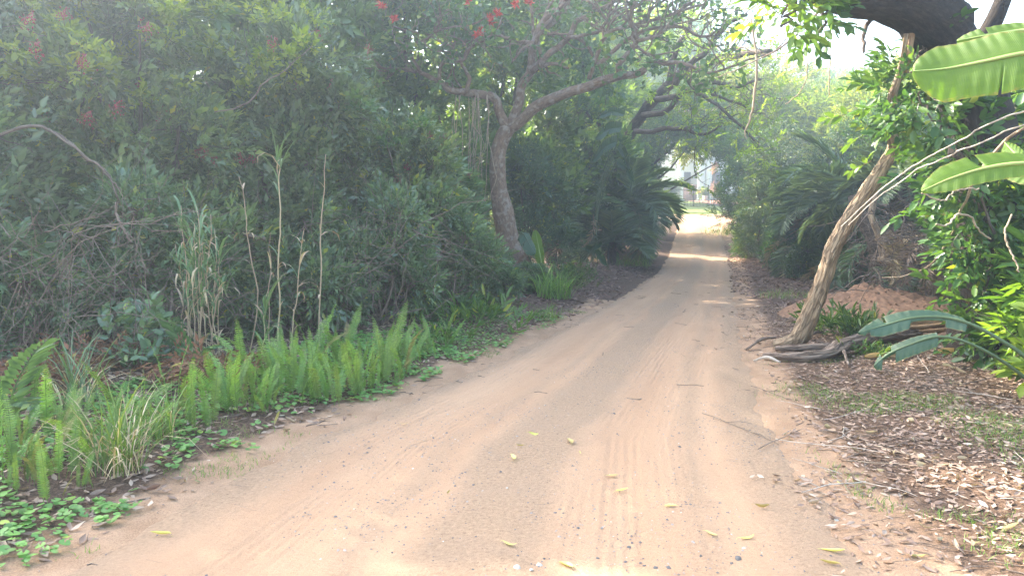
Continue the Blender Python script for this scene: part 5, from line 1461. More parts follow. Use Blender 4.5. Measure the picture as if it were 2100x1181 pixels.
# dead russet bracken
for j, (px, lab) in enumerate([((415, 790), 'heap of dead russet bracken right of the pale fern'), ((95, 800), 'dead russet bracken behind the large pale fern'), ((215, 760), 'dead russet bracken under the bramble')]):
    p = gp(*px); root = thing('dead_bracken', lab, 'bracken', p); rr_ = rs(950 + j)
    M.setdefault('russet', leafmat('russet_bracken', (.12, .045, .025), (.2, .08, .045), (.3, .14, .08), rough=.85, tr=.1))
    acc = Acc()
    n = 130; O = p + rr_.normal(0, 1, (n, 3)) * [.25, .18, .07] + [0, 0, .14]
    scatter_sprigs(acc, O, norm(rr_.normal(0, 1, (n, 3)) * [1, 1, .5]), rr_.uniform(.1, .24, n), 'feather', rr_)
    stuff(acc.build('dead_leaves', M['russet'], root))

# ------------------------------------------------------------------ far lawn, fence, house, person
def sheet(name, pts, mat, dz=.012):
    v = np.array([[x, y, 0] for x, y in pts], float)
    # subdivide a quad so that it follows the ground
    n = 24; s = np.linspace(0, 1, n); A, B = np.meshgrid(s, s)
    G = (v[0] * ((1 - A) * (1 - B))[..., None] + v[1] * (A * (1 - B))[..., None] + v[2] * (A * B)[..., None] + v[3] * ((1 - A) * B)[..., None])
    G[..., 2] = ground_z(G[..., 0], G[..., 1]) + dz
    idx = np.arange(n * n).reshape(n, n)
    return structure(mk(name, G.reshape(-1, 3), np.stack([idx[:-1, :-1], idx[:-1, 1:], idx[1:, 1:], idx[1:, :-1]], -1).reshape(-1, 4), M[mat], smooth=True))
sheet('lawn', [(7, 50), (16.3, 50), (15.6, 56.5), (7, 56.5)], 'lawn', .03)
sheet('concrete_drive', [(14.6, 50.5), (24, 49.5), (24, 56.2), (15.8, 56.2)], 'concrete', .04)
sheet('garden_lawn', [(8, 57.2), (16.0, 57.2), (16.5, 74), (8, 74)], 'lawn', .03)
sheet('brick_path', [(16.0, 57.4), (20, 57.4), (23, 76), (17.5, 76)], 'paver', .05)
def box(acc, c, s, tint=.5):
    v = np.array([[x, y, z] for x in (-.5, .5) for y in (-.5, .5) for z in (-.5, .5)]) * s + c
    acc.add(v, np.array([[0, 1, 3, 2], [4, 6, 7, 5], [0, 4, 5, 1], [2, 3, 7, 6], [0, 2, 6, 4], [1, 5, 7, 3]]), tint)
FY = 57.0
fx0, fx1 = at(1362, 420, FY)[0], at(1452, 420, FY)[0]
gz_ = lambda x, y: float(surf_z(x, y))
root = thing('railing_fence', 'dark metal railing fence at the end of the road', 'fence', (fx0, FY, gz_(fx0, FY)))
def bar_mesh(h, w):
    acc = Acc(); box(acc, np.array([0, 0, h / 2]), np.array([w, w, h])); 
    acc.add(np.array([[-w / 2, -w / 2, h], [w / 2, -w / 2, h], [w / 2, w / 2, h], [-w / 2, w / 2, h], [0, 0, h + .06]]), np.array([[0, 1, 4], [1, 2, 4], [2, 3, 4], [3, 0, 4]]))
    o = acc.build('bar', M['fence']); me = o.data; bpy.data.objects.remove(o); return me
bm_ = bar_mesh(1.5, .028); pm_ = bar_mesh(1.62, .07)
nb_ = 30
for k in range(nb_ + 1):
    x = fx0 + (fx1 - fx0) * k / nb_
    o = inst('post' if k % 10 == 0 else 'bar', pm_ if k % 10 == 0 else bm_, root, np.array([x - fx0, 0, gz_(x, FY) - root.location[2]]))
for h in (.18, 1.25):
    acc = Acc(); box(acc, np.array([(fx0 + fx1) / 2, FY, root.location[2] + h]), np.array([fx1 - fx0, .035, .05])); acc.build('rail', M['fence'], root)
gx1 = at(1498, 420, FY)[0]
root = thing('garden_gate', 'dark metal gate right of the railing fence', 'gate', (fx1 + .1, FY, gz_(fx1, FY)))
for k in range(12):
    x = fx1 + .12 + (gx1 - fx1 - .12) * k / 11
    inst('bar', bm_, root, (x - fx1 - .1, 0.02, 0), None, (1, 1, .62))
for h in (.15, .5, .9):
    acc = Acc(); box(acc, np.array([(fx1 + .1 + gx1) / 2, FY + .02, root.location[2] + h]), np.array([gx1 - fx1 - .1, .03, .05])); acc.build('rail', M['fence'], root)
# house
HY = 84.0
hx0, hx1 = at(1330, 400, HY)[0], at(1530, 400, HY)[0]
hz = gz_((hx0 + hx1) / 2, HY)
root = thing('white_house', 'white sunlit house with round columns seen through the tunnel', 'house', ((hx0 + hx1) / 2, HY, hz))
acc = Acc(); box(acc, np.array([(hx0 + hx1) / 2, HY + 3.2, hz + 4.4]), np.array([hx1 - hx0, 5.6, 9.0])); acc.build('wall', M['white'], root)
acc = Acc(); box(acc, np.array([at(1418, 400, HY)[0], HY - 1.2, hz + .9]), np.array([3.4, .3, 1.9])); acc.build('brick_wall', M['brickpink'], root)
for a, r in ((1437, .42), (1452, .36), (1395, .36), (1500, .36)):
    p = at(a, 400, HY - 2.6)
    acc = Acc(); add_tube(acc, [[p[0], p[1], hz - .3], [p[0], p[1], hz + 4], [p[0], p[1], hz + 8.6]], [r, r, r * .92], 8, 18); 
    for zz, rr_ in ((hz + .12, r * 1.25), (hz + 8.62, r * 1.3)): add_tube(acc, [[p[0], p[1], zz - .12], [p[0], p[1], zz], [p[0], p[1], zz + .12]], [rr_] * 3, 3, 18)
    acc.build('column', M['white'], root, smooth=False)
acc = Acc()
x0, x1, y0, y1, zb, zt = hx0 - .7, hx1 + .7, HY - 3.4, HY + 6.5, hz + 8.9, hz + 11.0
acc.add(np.array([[x0, y0, zb], [x1, y0, zb], [x1, y1, zb], [x0, y1, zb], [x0 + 3, (y0 + y1) / 2, zt], [x1 - 3, (y0 + y1) / 2, zt]]),
        [np.array([[0, 1, 5, 4], [2, 3, 4, 5], [3, 2, 1, 0]]), np.array([[1, 2, 5], [3, 0, 4]])]); acc.build('roof', M['roof'], root)
for a in (1406, 1470):
    p = at(a, 372, HY)
    acc = Acc(); box(acc, np.array([p[0], HY + .39, hz + 2.6]), np.array([1.3, .06, 1.5])); w_ = acc.build('window', M['fence'], root)
def ibush(lab, px, Y, r, mat, seed, n=260, cat='bush', h=1.2):
    p = at(px[0], px[1], Y); b = np.array([p[0], Y, gz_(p[0], Y)]); rr_ = rs(seed); root = thing('garden_bush', lab, cat, b)
    O = np.array([p[0], Y, (p[2])]) + norm(rr_.normal(0, 1, (n, 3))) * rr_.uniform(.3, 1, (n, 1)) * [r, r, r * h]
    O[:, 2] = np.maximum(O[:, 2], b[2] + .05)
    acc = Acc(); scatter_sprigs(acc, O, norm(rr_.normal(0, 1, (n, 3)) + [0, 0, .5]), rr_.uniform(.25, .5, n), 'broad', rr_); stuff(acc.build('foliage', M[mat], root))
    acc = Acc(); add_tube(acc, [b - [0, 0, .05], (b + p) / 2, p], [.06, .05, .02], 6, 6); acc.build('stem', M['stem'], root)
M['bract'] = leafmat('pink_bract', (.36, .12, .14), (.48, .2, .2), (.4, .36, .16), yellow=(.7, .3, .15), rough=.6, tr=.35)
M['orange'] = leafmat('orange_bract', (.40, .12, .06), (.5, .2, .09), (.4, .4, .1), rough=.6, tr=.35)
ibush('orange-red flowering bush against the white house', (1466, 346), 78, .3, 'orange', 961, 40)
ibush('pink flowering bush behind the far person', (1466, 390), 79, .5, 'bract', 962, 110)
ibush('small green bush behind the left end of the railing', (1376, 393), 64, .5, 'wood_leaf', 963)
ibush('low green plant at the foot of the house column', (1444, 398), 74, .35, 'sun_leaf', 964, 80)
p = at(1434, 392, 73.5); root = thing('yellow_board', 'small yellow board at the foot of the house column', 'board', (p[0], p[1], gz_(p[0], p[1])))
acc = Acc(); box(acc, p, np.array([.32, .04, .32])); acc.build('panel', M['ysign'], root)
acc = Acc(); box(acc, np.array([p[0], p[1] + .045, (root.location[2] + p[2]) / 2]), np.array([.05, .05, p[2] - root.location[2] + .1])); acc.build('post', M['fence'], root)
p = at(1446, 407, 73.5)
root = thing('plant_pot', 'pale garden pot beside the yellow board', 'pot', (p[0], p[1], gz_(p[0], p[1])))
b = np.array(root.location); acc = Acc(); add_tube(acc, [b, b + [0, 0, .25], b + [0, 0, .55]], [.16, .24, .27], 8, 14); acc.build('pot', M['white'], root)
# far person walking on the brick path
PYd = 72.0; p = at(1474, 412, PYd); b = np.array([p[0], PYd, gz_(p[0], PYd) + .05])
root = thing('person', 'distant person in a grey top and black shorts on the brick path', 'person', b)
def skin_body(name, verts, edges, rad, mat, parent):
    me = bpy.data.meshes.new(name); me.from_pydata([tuple(v) for v in verts], edges, []); me.materials.append(mat)
    o = bpy.data.objects.new(name, me); COL.objects.link(o); o.parent = parent
    md = o.modifiers.new('skin', 'SKIN'); sv_ = me.skin_vertices[0].data
    for i, r in enumerate(rad): sv_[i].radius = (r, r) if np.isscalar(r) else r
    sv_[0].use_root = True
    o.modifiers.new('sub', 'SUBSURF').levels = 1; o.modifiers['sub'].render_levels = 2
    return o
skin_body('body', [(0, 0, .92), (0, 0, 1.15), (0, 0, 1.38), (0, 0, 1.5), (0, -.01, 1.6), (0, -.01, 1.72), (-.19, 0, 1.38), (-.23, .02, 1.12), (-.22, -.08, .9), (.19, 0, 1.38), (.23, 0, 1.12), (.22, -.06, .9),
                   (-.09, 0, .86), (-.1, -.05, .48), (-.1, .06, .08), (-.1, -.1, .03), (.09, 0, .86), (.1, .06, .48), (.1, .12, .1), (.1, 0, .03)],
          [(0, 1), (1, 2), (2, 3), (3, 4), (4, 5), (2, 6), (6, 7), (7, 8), (2, 9), (9, 10), (10, 11), (0, 12), (12, 13), (13, 14), (14, 15), (0, 16), (16, 17), (17, 18), (18, 19)],
          [.14, .13, .15, .055, .09, .085, .06, .045, .035, .06, .045, .035, .085, .06, .045, .035, .085, .06, .045, .035], M['skin'], root)
skin_body('shirt', [(0, 0, .95), (0, 0, 1.15), (0, 0, 1.38), (-.19, 0, 1.38), (-.23, .01, 1.16), (.19, 0, 1.38), (.23, 0, 1.16)], [(0, 1), (1, 2), (2, 3), (3, 4), (2, 5), (5, 6)], [.175, .17, .18, .09, .07, .09, .07], M['shirt'], root)
skin_body('shorts', [(0, 0, .98), (-.09, 0, .86), (-.1, -.03, .58), (.09, 0, .86), (.1, .03, .58)], [(0, 1), (1, 2), (0, 3), (3, 4)], [.165, .12, .10, .12, .10], M['shorts'], root)
skin_body('hair', [(0, .02, 1.66), (0, .02, 1.76)], [(0, 1)], [.10, .085], M['shorts'], root)

# ------------------------------------------------------------------ ground litter
def lay(px, rng, dz=.006):
    p = gp(*px); return p + [0, 0, dz]
def surf_normal(x, y):
    e = .04
    return norm(np.array([-(surf_z(x + e, y) - surf_z(x - e, y)) / (2 * e), -(surf_z(x, y + e) - surf_z(x, y - e)) / (2 * e), 1.0]))
def fallen_leaf_mesh(name, seed, mat, w=.28, curl=.25, bend=.2):
    """a curled fallen leaf, one unit long, with its stalk"""
    rng = rs(seed); n = 8; t = np.linspace(0, 1, n); prof = np.sin(np.pi * np.clip(t * .96 + .02, 0, 1)) ** .75 * w / 2
    V = []; 
    for i in range(n):
        z = bend * (t[i] - .5) ** 2 * 2; sy = .10 * math.sin(t[i] * 3 + seed)
        for k in (-1, -.5, 0, .5, 1):
            V.append([t[i] - .5, sy + prof[i] * k * (1 - abs(curl) * .3), z + curl * prof[i] * abs(k) ** 1.5 * 1.4 + rng.normal(0, .006)])
    F = [[i * 5 + k, i * 5 + k + 1, (i + 1) * 5 + k + 1, (i + 1) * 5 + k] for i in range(n - 1) for k in range(4)]
    acc = Acc(); acc.add(np.array(V), np.array(F), .5 + .25 * np.repeat(np.abs(np.array([-1, -.5, 0, .5, 1]))[None], n, 0).ravel() * rng.choice([-1, 1]))
    add_tube(acc, [[-.5, .1 * math.sin(seed), bend * .5], [-.6, .12, bend * .4], [-.7, .1, .02]], [.008, .007, .006], 5, 4, tint=.3)
    o = acc.build(name, M[mat], None, smooth=True); me = o.data; bpy.data.objects.remove(o); return me
YL = [fallen_leaf_mesh('yellow_leaf', 1000 + i, 'yellow', w, c, b) for i, (w, c, b) in enumerate([(.26, .3, .15), (.22, .2, .25), (.36, .3, .1), (.3, .5, .2)])]
rng = rs(101)
ypx = [(570, 872, .11), (1093, 897, .09), (1168, 909, .13), (1067, 917, .07), (1052, 943, .11), (1190, 932, .06), (1255, 978, .09), (920, 1015, .06), (1275, 1010, .09), (1045, 1120, .10), (1160, 1165, .10), (1563, 1043, .085),
       (1458, 1100, .07), (1530, 1107, .10), (1708, 1133, .11), (1702, 1160, .09), (1880, 1145, .085), (828, 872, .09), (1375, 1042, .08), (330, 1100, .12), (1720, 993, .05)]
ylab = ['yellow leaf standing up in the sandy edge below the sword ferns', 'cupped yellow leaf farthest up the middle of the road', 'long thin yellow leaf right of the cupped leaf in the road middle', 'small yellow leaf just left of the cupped leaf',
        'yellow leaf lying flat below the cupped leaf in the road', 'tiny yellow leaf below the long thin leaf in the road', 'pale curled leaf on the right wheel track', 'small orange-yellow leaf on the left wheel track',
        'roundish pale leaf beside the right wheel track', 'large yellow leaf near the bottom middle of the road', 'yellow leaf at the very bottom edge of the road', 'bright lime leaf on the grit right of the road middle',
        'small pale leaf low on the right of the road', 'pale green leaf lower right on the road with dark stones beside', 'broad mottled yellow leaf at the lower right road edge', 'yellow leaf just below the broad mottled leaf', 'golden leaf on the leaf litter at the lower right',
        'pale leaf at the left road edge level with the ferns', 'thin dry curved leaf on the right of the road', 'yellowing leaf among the round-leaved creeper at lower left', 'tiny green leaf on the right road edge']
for i, (a, b, L_) in enumerate(ypx):
    p = lay((a, b), rng, .012); az = rng.normal(0, .8) + (math.pi if rng.random() < .5 else 0)
    R = Matrix.Rotation(az, 3, 'Z') @ Matrix.Rotation(rng.normal(0, .12), 3, 'X')
    if i == 0: R = aim((.2, .25, 1.0), (0, -1, .2)); p = p + [0, 0, .05]
    if i == 1: R = Matrix.Rotation(.3, 3, 'Z') @ Matrix.Rotation(1.0, 3, 'X'); p = p + [0, 0, .02]
    tag(inst('fallen_leaf', YL[i % 4], None, p, R, (L_ * rng.uniform(.75, 1.1), L_ * rng.uniform(.6, 1.2), L_ * rng.uniform(.8, 1.8))), ylab[i], 'leaf', 'yellow leaves fallen on the road')
# stones
def stone_mesh(name, seed, mat):
    rng = rs(seed)
    me0 = bpy.data.meshes.new('tmp'); import bmesh
    bm = bmesh.new(); bmesh.ops.create_icosphere(bm, subdivisions=2, radius=.5)
    v = np.array([x.co[:] for x in bm.verts]); f = np.array([[q.index for q in x.verts] for x in bm.faces]); bm.free()
    v = v * (1 + .45 * (fbm(v * 2.6 + seed * 3.3, 2)[:, None] - .5)) * [1, .8, .5]
    for k in range(6):
        d = norm(rng.normal(0, 1, 3)); h = rng.uniform(.2, .34); e = v @ d
        v = v - np.maximum(e - h, 0)[:, None] * d[None]
    o = mk(name, v, f, M[mat]); me = o.data; bpy.data.objects.remove(o); return me
ST = [stone_mesh('stone', 1100 + i, 'stone') for i in range(5)]; SP_ = [stone_mesh('pale_stone', 1120 + i, 'palestone') for i in range(2)]
spx = [(1437, 1140, .045), (1515, 1146, .05), (1620, 1147, .035), (1490, 1170, .04), (1150, 1045, .04), (1155, 1053, .04), (1138, 1052, .035), (970, 995, .04), (1225, 1145, .05), (1305, 1090, .05), (1287, 1094, .03), (1345, 1166, .045),
       (1185, 1083, .03), (1343, 1018, .03), (1262, 968, .03), (1280, 967, .03), (975, 1100, .03), (940, 1120, .03), (860, 1010, .03), (1370, 1165, .04), (1290, 1122, .04), (1405, 1070, .03), (1340, 938, .03), (1500, 1155, .03), (970, 1168, .03)]
for i, (a, b, L_) in enumerate(spx):
    p = lay((a, b), rng, .0); L_ = L_ * rng.uniform(.45, .9)
    tag(inst('stone', ST[i % 5], None, p, (rng.normal(0, .2), rng.normal(0, .2), rng.uniform(0, 6)), L_), 'small dark grey stone lying on the sandy road', 'stone', 'dark stones on the road')
for i, (a, b, L_) in enumerate([(1060, 1166, .045), (1106, 1160, .04), (1090, 1170, .025), (1715, 1068, .04), (1040, 1002, .02)]):
    tag(inst('stone', SP_[i % 2], None, lay((a, b), rng, .006), (0, 0, rng.uniform(0, 6)), L_), ['pale round pebble at the bottom middle of the road', 'larger pale pebble right of the round one at the bottom of the road', 'tiny pale pebble between the two larger ones',
        'pale pebble on the grit at the right road edge', 'tiny pale pebble in the middle of the road'][i], 'stone', 'pale pebbles')
def scatter_on_ground(rng, n, xr, yr, dens):
    out = []; got = 0
    while got < n:
        m = n * 3
        x = rng.uniform(*xr, m); y = rng.uniform(*yr, m)
        k = rng.random(m) < dens(x, y)
        out.append(np.stack([x[k], y[k]], -1)); got += int(k.sum())
    return np.concatenate(out)[:n]
def normals_on(xy):
    e = .05; x, y = xy[:, 0], xy[:, 1]
    return norm(np.stack([-(surf_z(x + e, y) - surf_z(x - e, y)) / (2 * e), -(surf_z(x, y + e) - surf_z(x, y - e)) / (2 * e), np.ones(len(x))], -1))
# gravel grains on the road
rng = rs(120)
def gd(x, y):
    s = np.abs(road_s(x, y)); return (s < 1.15) * np.clip((noise2(x, y, 1.3, 77.) - .38) * 3, 0.02, 1) * np.clip(4.5 / y, 0, 1)
xy = scatter_on_ground(rng, 5000, (-2.5, 4), (2.6, 14), gd)
ov = np.array([[1, 0, 0], [-1, 0, 0], [0, .8, 0], [0, -.8, 0], [0, 0, .6], [0, 0, -.6]]); of = np.array([[0, 2, 4], [2, 1, 4], [1, 3, 4], [3, 0, 4]])
P = np.stack([xy[:, 0], xy[:, 1], surf_z(xy[:, 0], xy[:, 1]) + .001], -1)
az = rng.uniform(0, 6.28, len(P)); Xd = np.stack([np.cos(az), np.sin(az), rng.normal(0, .2, len(P))], -1)
V = place(ov, P, Xd, np.tile([0, 0, 1.], (len(P), 1)) + rng.normal(0, .2, (len(P), 3)), .0035 * np.exp(rng.normal(0, .45, len(P))) + .002)
M['gravel'] = leafmat('gravel_grain', (.09, .09, .10), (.2, .175, .16), (.42, .36, .3), yellow=(.6, .56, .5), rough=.85, tr=0.0)
acc = Acc(); acc.add(V.reshape(-1, 3), (of[None] + (np.arange(len(P)) * 6)[:, None, None]).reshape(-1, 3), np.repeat(np.clip(rng.beta(1.2, 1.6, len(P)), 0, 1), 6))
o = stuff(acc.build('gravel', M['gravel'])); tag(o, 'fine dark gravel grains scattered over the sandy road', 'gravel')

# leaf litter: nearest leaves one by one, the rest as one mass
DL = [fallen_leaf_mesh('dry_leaf', 1200 + i, 'litter', w, c, b) for i, (w, c, b) in enumerate([(.42, .9, .5), (.36, .6, .3), (.5, 1.2, .4), (.3, .5, .6), (.45, .3, .2), (.4, 1.4, .7)])]
def rd(x, y):
    d = x - road_r(y); n_ = noise2(x, y, 1.6, 55.)
    return np.clip(sstep(-.15, .9, d + (n_ - .5) * 1.5), 0, 1) * (x < 5.5)
def ld_(x, y):
    d = road_l(y) - x; n_ = noise2(x, y, 1.4, 66.)
    return np.clip(sstep(.15, .7, d + (n_ - .5) * 1.2), 0, 1) * (d < 3)
rng = rs(130)
near = scatter_on_ground(rng, 230, (1.6, 5.2), (3.4, 7.5), rd)
nearl = scatter_on_ground(rng, 60, (-4.2, -.8), (3.5, 7.0), ld_)
for i, (x, y) in enumerate(np.vstack([near, nearl])):
    R = Matrix.Rotation(rng.uniform(0, 6.28), 3, 'Z') @ Matrix.Rotation(rng.normal(0, .35), 3, 'X') @ Matrix.Rotation(rng.normal(0, .3), 3, 'Y')
    rt = i < len(near)
    tag(inst('dry_leaf', DL[int(rng.integers(0, 6))], None, (x, y, float(surf_z(x, y)) + .014), R, (rng.uniform(.04, .10), rng.uniform(.035, .08), rng.uniform(.04, .1))), 'curled brown dead leaf lying in the litter of the right verge' if rt else 'curled brown dead leaf lying on the left verge below the ferns', 'leaf',
        'dead leaves on the right verge' if rt else 'dead leaves on the left verge')
def litter_mass(name, lab, xy, rng, smin, smax):
    n = len(xy); t = np.linspace(0, 1, 4)
    lv = []; t = np.array([0, .45, 1.])
    for i in range(3):
        pr = [.05, .21, .02][i]
        for k in (-1, 0, 1): lv.append([t[i] - .5, pr * k, .25 * abs(k) * pr * 2 + .5 * (t[i] - .5) ** 2])
    lv = np.array(lv); lf = np.array([[i * 3 + k, i * 3 + k + 1, (i + 1) * 3 + k + 1, (i + 1) * 3 + k] for i in range(2) for k in range(2)])
    P = np.stack([xy[:, 0], xy[:, 1], surf_z(xy[:, 0], xy[:, 1]) + rng.uniform(.002, .02, n)], -1)
    az = rng.uniform(0, 6.28, n); Xd = np.stack([np.cos(az), np.sin(az), rng.normal(0, .22, n)], -1)
    flip = np.where(rng.random(n) < .45, -1., 1.)[:, None]
    V = place(lv, P, Xd, normals_on(xy) * flip + rng.normal(0, .35, (n, 3)), rng.uniform(smin, smax, n))
    acc = Acc(); acc.add(V.reshape(-1, 3), (lf[None] + (np.arange(n) * 9)[:, None, None]).reshape(-1, 4), np.repeat(np.clip(rng.beta(1.6, 2.0, n), 0, 1), 9))
    return tag(stuff(acc.build(name, M['litter'])), lab, 'litter')
xy = scatter_on_ground(rng, 17000, (1.4, 9.0), (2.6, 14), lambda x, y: rd(x, y) * np.clip(6 / y, .2, 1) * np.where(x < 5.5, 1, 1))
litter_mass('leaf_litter', 'carpet of brown dead leaves covering the right verge', xy, rng, .018, .068)
def bank(x, y):
    d = road_l(y) - x; return ((d > -.1) & (d < 4.0)) * sstep(-.1, .8, d + (noise2(x, y, 1., 9.) - .5))
xy = scatter_on_ground(rng, 6000, (-1, 5), (12, 30), lambda x, y: bank(x, y))
litter_mass('leaf_litter', 'carpet of brown dead leaves on the bank right of the coral tree', xy, rng, .06, .13)
xy = scatter_on_ground(rng, 5200, (-5, 1.2), (3.0, 12.5), lambda x, y: ld_(x, y) * .9)
litter_mass('leaf_litter', 'thin scatter of dead leaves along the left verge', xy, rng, .04, .09)
xy = scatter_on_ground(rng, 2600, (5, 9), (13, 32), lambda x, y: ((x - road_r(y) > -.05) & (x - road_r(y) < 2.0)) * 1.0)
litter_mass('leaf_litter', 'dead leaves along the right edge of the track before the palms', xy, rng, .06, .12)

# twigs
def twig_mesh(name, seed, mat, fork=True):
    rng = rs(seed); acc = Acc(); k = 6; pts = [np.zeros(3)]; d = np.array([1., 0, 0])
    for i in range(k):
        d = norm(d + rng.normal(0, .22, 3) * [1, 1, .25]); pts.append(pts[-1] + d / k)
    add_tube(acc, pts, [.0075, .0065, .004], 14, 6, .2, seed)
    if fork:
        for j in range(2):
            o = pts[2 + j * 2]; e = o + norm(np.array([.7, rng.choice([-1, 1]) * .6, .1])) * rng.uniform(.15, .35)
            add_tube(acc, [o, (o + e) / 2 + rng.normal(0, .02, 3), e], [.006, .005, .003], 6, 4)
    o = acc.build(name, M[mat], None); me = o.data; bpy.data.objects.remove(o); return me
TW = [twig_mesh('twig', 1300 + i, m_, f_) for i, (m_, f_) in enumerate([('twig', 1), ('twig', 0), ('palewood', 0), ('twig', 1), ('vine', 0), ('palewood', 1)])]
rng = rs(140)
def twig_px(a, b, c, d, k, lab, thick=1.0, grp=None):
    p = gp(a, b) + [0, 0, .02]; e = gp(c, d) + [0, 0, .03]; L_ = float(np.linalg.norm(e - p))
    tag(inst('twig', TW[k], None, p, aim(e - p), (L_, L_ * (.5 if L_ > .5 else .8), L_ * (.5 if L_ > .5 else .8))), lab, 'twig', grp or 'twigs on the right verge')
for a, b, c, d, k, lab in [
        (1555, 926, 1632, 862, 1, 'straight dark stick angled on the litter edge'), (1440, 852, 1640, 906, 0, 'long thin dark twig reaching out onto the road'), (1760, 895, 2070, 905, 3, 'longest dark branch lying across the litter at right'),
        (1770, 925, 1870, 895, 0, 'forked grey twig left of the longest dark branch'), (1690, 865, 1810, 862, 2, 'bleached stick lying flat in the litter'), (1730, 880, 1790, 915, 5, 'bleached forked stick below the flat bleached one'),
        (1590, 905, 1800, 960, 2, 'long bleached cane lying along the litter edge'), (1730, 950, 1900, 962, 4, 'pale cane right of the long bleached cane'), (1745, 985, 1835, 1045, 2, 'white stick pointing down at the lower right'),
        (1830, 1160, 1920, 1140, 1, 'brown stick at the bottom right with a golden leaf beside'), (1860, 800, 1985, 790, 0, 'grey twig lying below the torn green leaf'), (1960, 870, 2050, 800, 1, 'dark stick leaning among the litter at right'),
        (1720, 1095, 1745, 1080, 1, 'short curved twig on the grit lower right'), (1760, 1090, 1850, 1110, 4, 'thin twig at the edge of the litter lower right'), (1490, 950, 1545, 952, 1, 'short dark twig lying on the road edge'),
        (1540, 795, 1680, 830, 0, 'dark twig at the upper left corner of the litter')]:
    twig_px(a, b, c, d, k, lab)
for a, b, c, d, k, lab in [(470, 1000, 530, 1000, 1, 'stubby piece of bark at the left road edge'), (600, 800, 680, 812, 2, 'pale stick lying under the sword ferns'), (640, 945, 680, 930, 1, 'small dark twig on the left road edge'),
        (480, 1040, 540, 1050, 1, 'thin twig on the sand at lower left'), (530, 1055, 548, 1035, 4, 'tiny bent twig on the sand at lower left'), (840, 920, 870, 905, 0, 'tiny forked twig on the left wheel track'),
        (990, 665, 1040, 650, 0, 'brown branch lying before the low pale shrub'), (1000, 665, 1025, 655, 2, 'bleached stick beside the brown branch'), (300, 1155, 340, 1160, 1, 'short dark twig at the bottom left of the sand'),
        (1095, 1042, 1140, 1035, 1, 'curved brown twig in the middle of the road'), (1205, 1030, 1235, 1022, 1, 'tiny twig beside the right wheel track'), (740, 1118, 778, 1118, 5, 'small white twig at the lower left of the road')]:
    twig_px(a, b, c, d, k, lab, 1.0, 'twigs on the left verge and road')
xy = scatter_on_ground(rng, 130, (1.5, 6), (3.3, 10), rd)
for x, y in xy:
    L_ = rng.uniform(.12, .5)
    tag(inst('twig', TW[int(rng.integers(0, 6))], None, (x, y, float(surf_z(x, y)) + .015), (0, rng.normal(0, .08), rng.normal(0, .9) + (math.pi if rng.random() < .5 else 0)), L_), 'small dry twig strewn in the dead leaves of the right verge', 'twig', 'small twigs strewn on the right verge')
xy = scatter_on_ground(rng, 2600, (-3, 8), (2.8, 24), lambda x, y: np.maximum(rd(x, y), bank(x, y) * .8) * .97 + .03 * (y > 6))
n = len(xy); P0 = np.stack([xy[:, 0], xy[:, 1], surf_z(xy[:, 0], xy[:, 1]) + .006], -1); az = rng.uniform(0, 6.28, n); Ld = rng.uniform(.05, .25, n)
k_ = np.linspace(0, 1, 4)[None, :, None]
PP = P0[:, None] + np.stack([np.cos(az), np.sin(az), rng.normal(.02, .05, n)], -1)[:, None] * Ld[:, None, None] * k_ + rng.normal(0, .008, (n, 4, 3)) * [1, 1, .3]
v, f, u = tubes(PP, np.full((n, 4), .0028) * rng.uniform(.6, 1.6, (n, 1)), 4, False)
acc = Acc(); acc.add(v, f, .5, u); tag(stuff(acc.build('twig_litter', M['twig'])), 'fine broken twigs scattered over the verges and road edge', 'litter')
# pale dry sheaths lying below the split log
rng = rs(150)
for j in range(9):
    a, b = rng.uniform(1790, 1950), rng.uniform(705, 745)
    p = gp(a, b); R = Matrix.Rotation(rng.uniform(-.6, .6), 3, 'Z') @ Matrix.Rotation(rng.normal(0, .4), 3, 'X')
    o = inst('dry_sheath', DL[j % 6].copy(), None, p + [0, 0, .03], R, (rng.uniform(.2, .4), rng.uniform(.1, .2), rng.uniform(.12, .25))); o.data.materials[0] = M['straw']
    tag(o, 'pale curled dry leaf sheath lying below the split log', 'leaf', 'pale sheaths below the split log')
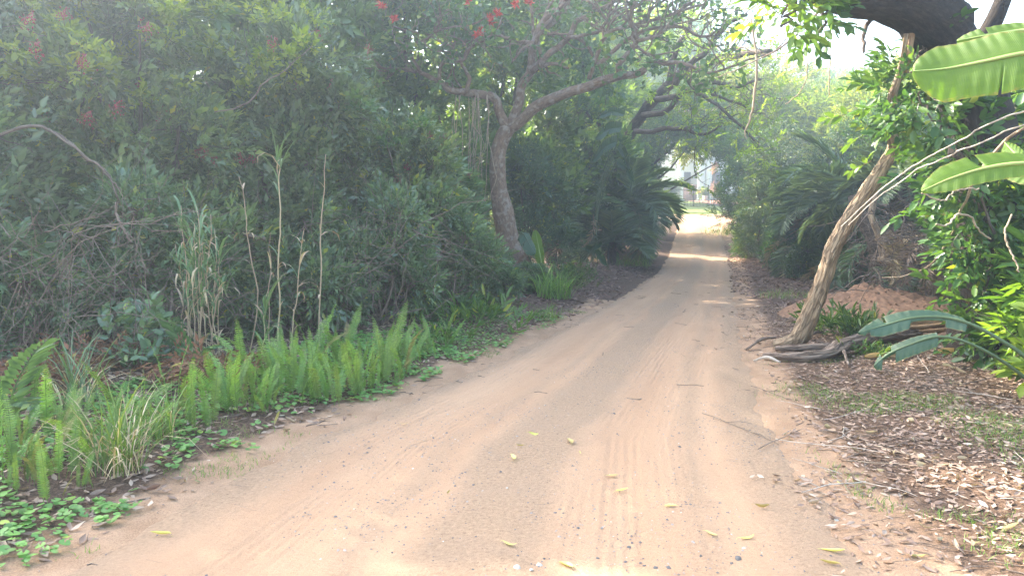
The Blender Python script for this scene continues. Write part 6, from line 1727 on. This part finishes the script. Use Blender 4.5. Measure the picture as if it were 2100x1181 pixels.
# ------------------------------------------------------------------ creeping green cover
rng = rs(160)
def round_leaves(name, lab, xy, rng, s0, s1, mat='cover', hmax=.05):
    n = len(xy); a = np.linspace(.35, 2 * np.pi - .35, 8)
    lv = np.vstack([[0, 0, 0], np.stack([-np.cos(a) * .5 + 0, np.sin(a) * .5, .06 + .05 * np.cos(2 * a)], -1)])
    lf = np.array([[0, i, i + 1] for i in range(1, 8)])
    P = np.stack([xy[:, 0], xy[:, 1], surf_z(xy[:, 0], xy[:, 1]) + rng.uniform(.012, hmax, n)], -1)
    az = rng.uniform(0, 6.28, n); Xd = np.stack([np.cos(az), np.sin(az), rng.normal(0, .15, n)], -1)
    V = place(lv, P, Xd, normals_on(xy) + rng.normal(0, .25, (n, 3)), rng.uniform(s0, s1, n))
    acc = Acc(); acc.add(V.reshape(-1, 3), (lf[None] + (np.arange(n) * 9)[:, None, None]).reshape(-1, 3), np.repeat(np.clip(rng.normal(.5, .2, n), 0, .92), 9))
    return tag(stuff(acc.build(name, M[mat])), lab, 'ground cover')
def cov(x, y):
    d = road_l(y) - x; n_ = noise2(x, y, 2.1, 88.)
    return ((d > .25) & (d < 2.4)) * sstep(.44, .56, n_ + .12 * sstep(.3, 1.3, d)) 
xy = scatter_on_ground(rng, 6500, (-5, 1), (3.2, 9.5), cov)
round_leaves('creeper', 'round-leaved green creeper carpeting the verge below the sword ferns', xy, rng, .025, .062)
xy = scatter_on_ground(rng, 3200, (-3, 1.2), (7.5, 12.5), lambda x, y: ((road_l(y) - x > .25) & (road_l(y) - x < 2.2)) * sstep(.4, .56, noise2(x, y, 1.5, 98.)))
round_leaves('creeper', 'small-leaved green creeper at the verge between the ferns and the coral tree', xy, rng, .02, .045)
def grass_patch(name, lab, xy, rng, L_, w, mat='grass'):
    v, f, t = blades(rng, len(xy), .001, L_, w, .8, .6, 2)
    off = np.stack([xy[:, 0], xy[:, 1], surf_z(xy[:, 0], xy[:, 1])], -1)
    acc = Acc(); acc.add(v + np.repeat(off, 6, 0), f, t); return tag(stuff(acc.build(name, M[mat])), lab, 'grass')
def rgrass(x, y):
    return rd(x, y) * sstep(.51, .62, noise2(x, y, 1.15, 44.))
xy = scatter_on_ground(rng, 11000, (2.0, 5.6), (2.8, 8.5), rgrass)
grass_patch('grass', 'thin short grass growing through the litter of the right verge', xy, rng, .065, .0045)
xy = scatter_on_ground(rng, 5000, (-4, 1.4), (3.4, 14), lambda x, y: ((road_l(y) - x > .1) & (road_l(y) - x < 1.6)) * sstep(.55, .65, noise2(x, y, 1.7, 34.)))
grass_patch('grass', 'short grass along the left edge of the road', xy, rng, .06, .0045)
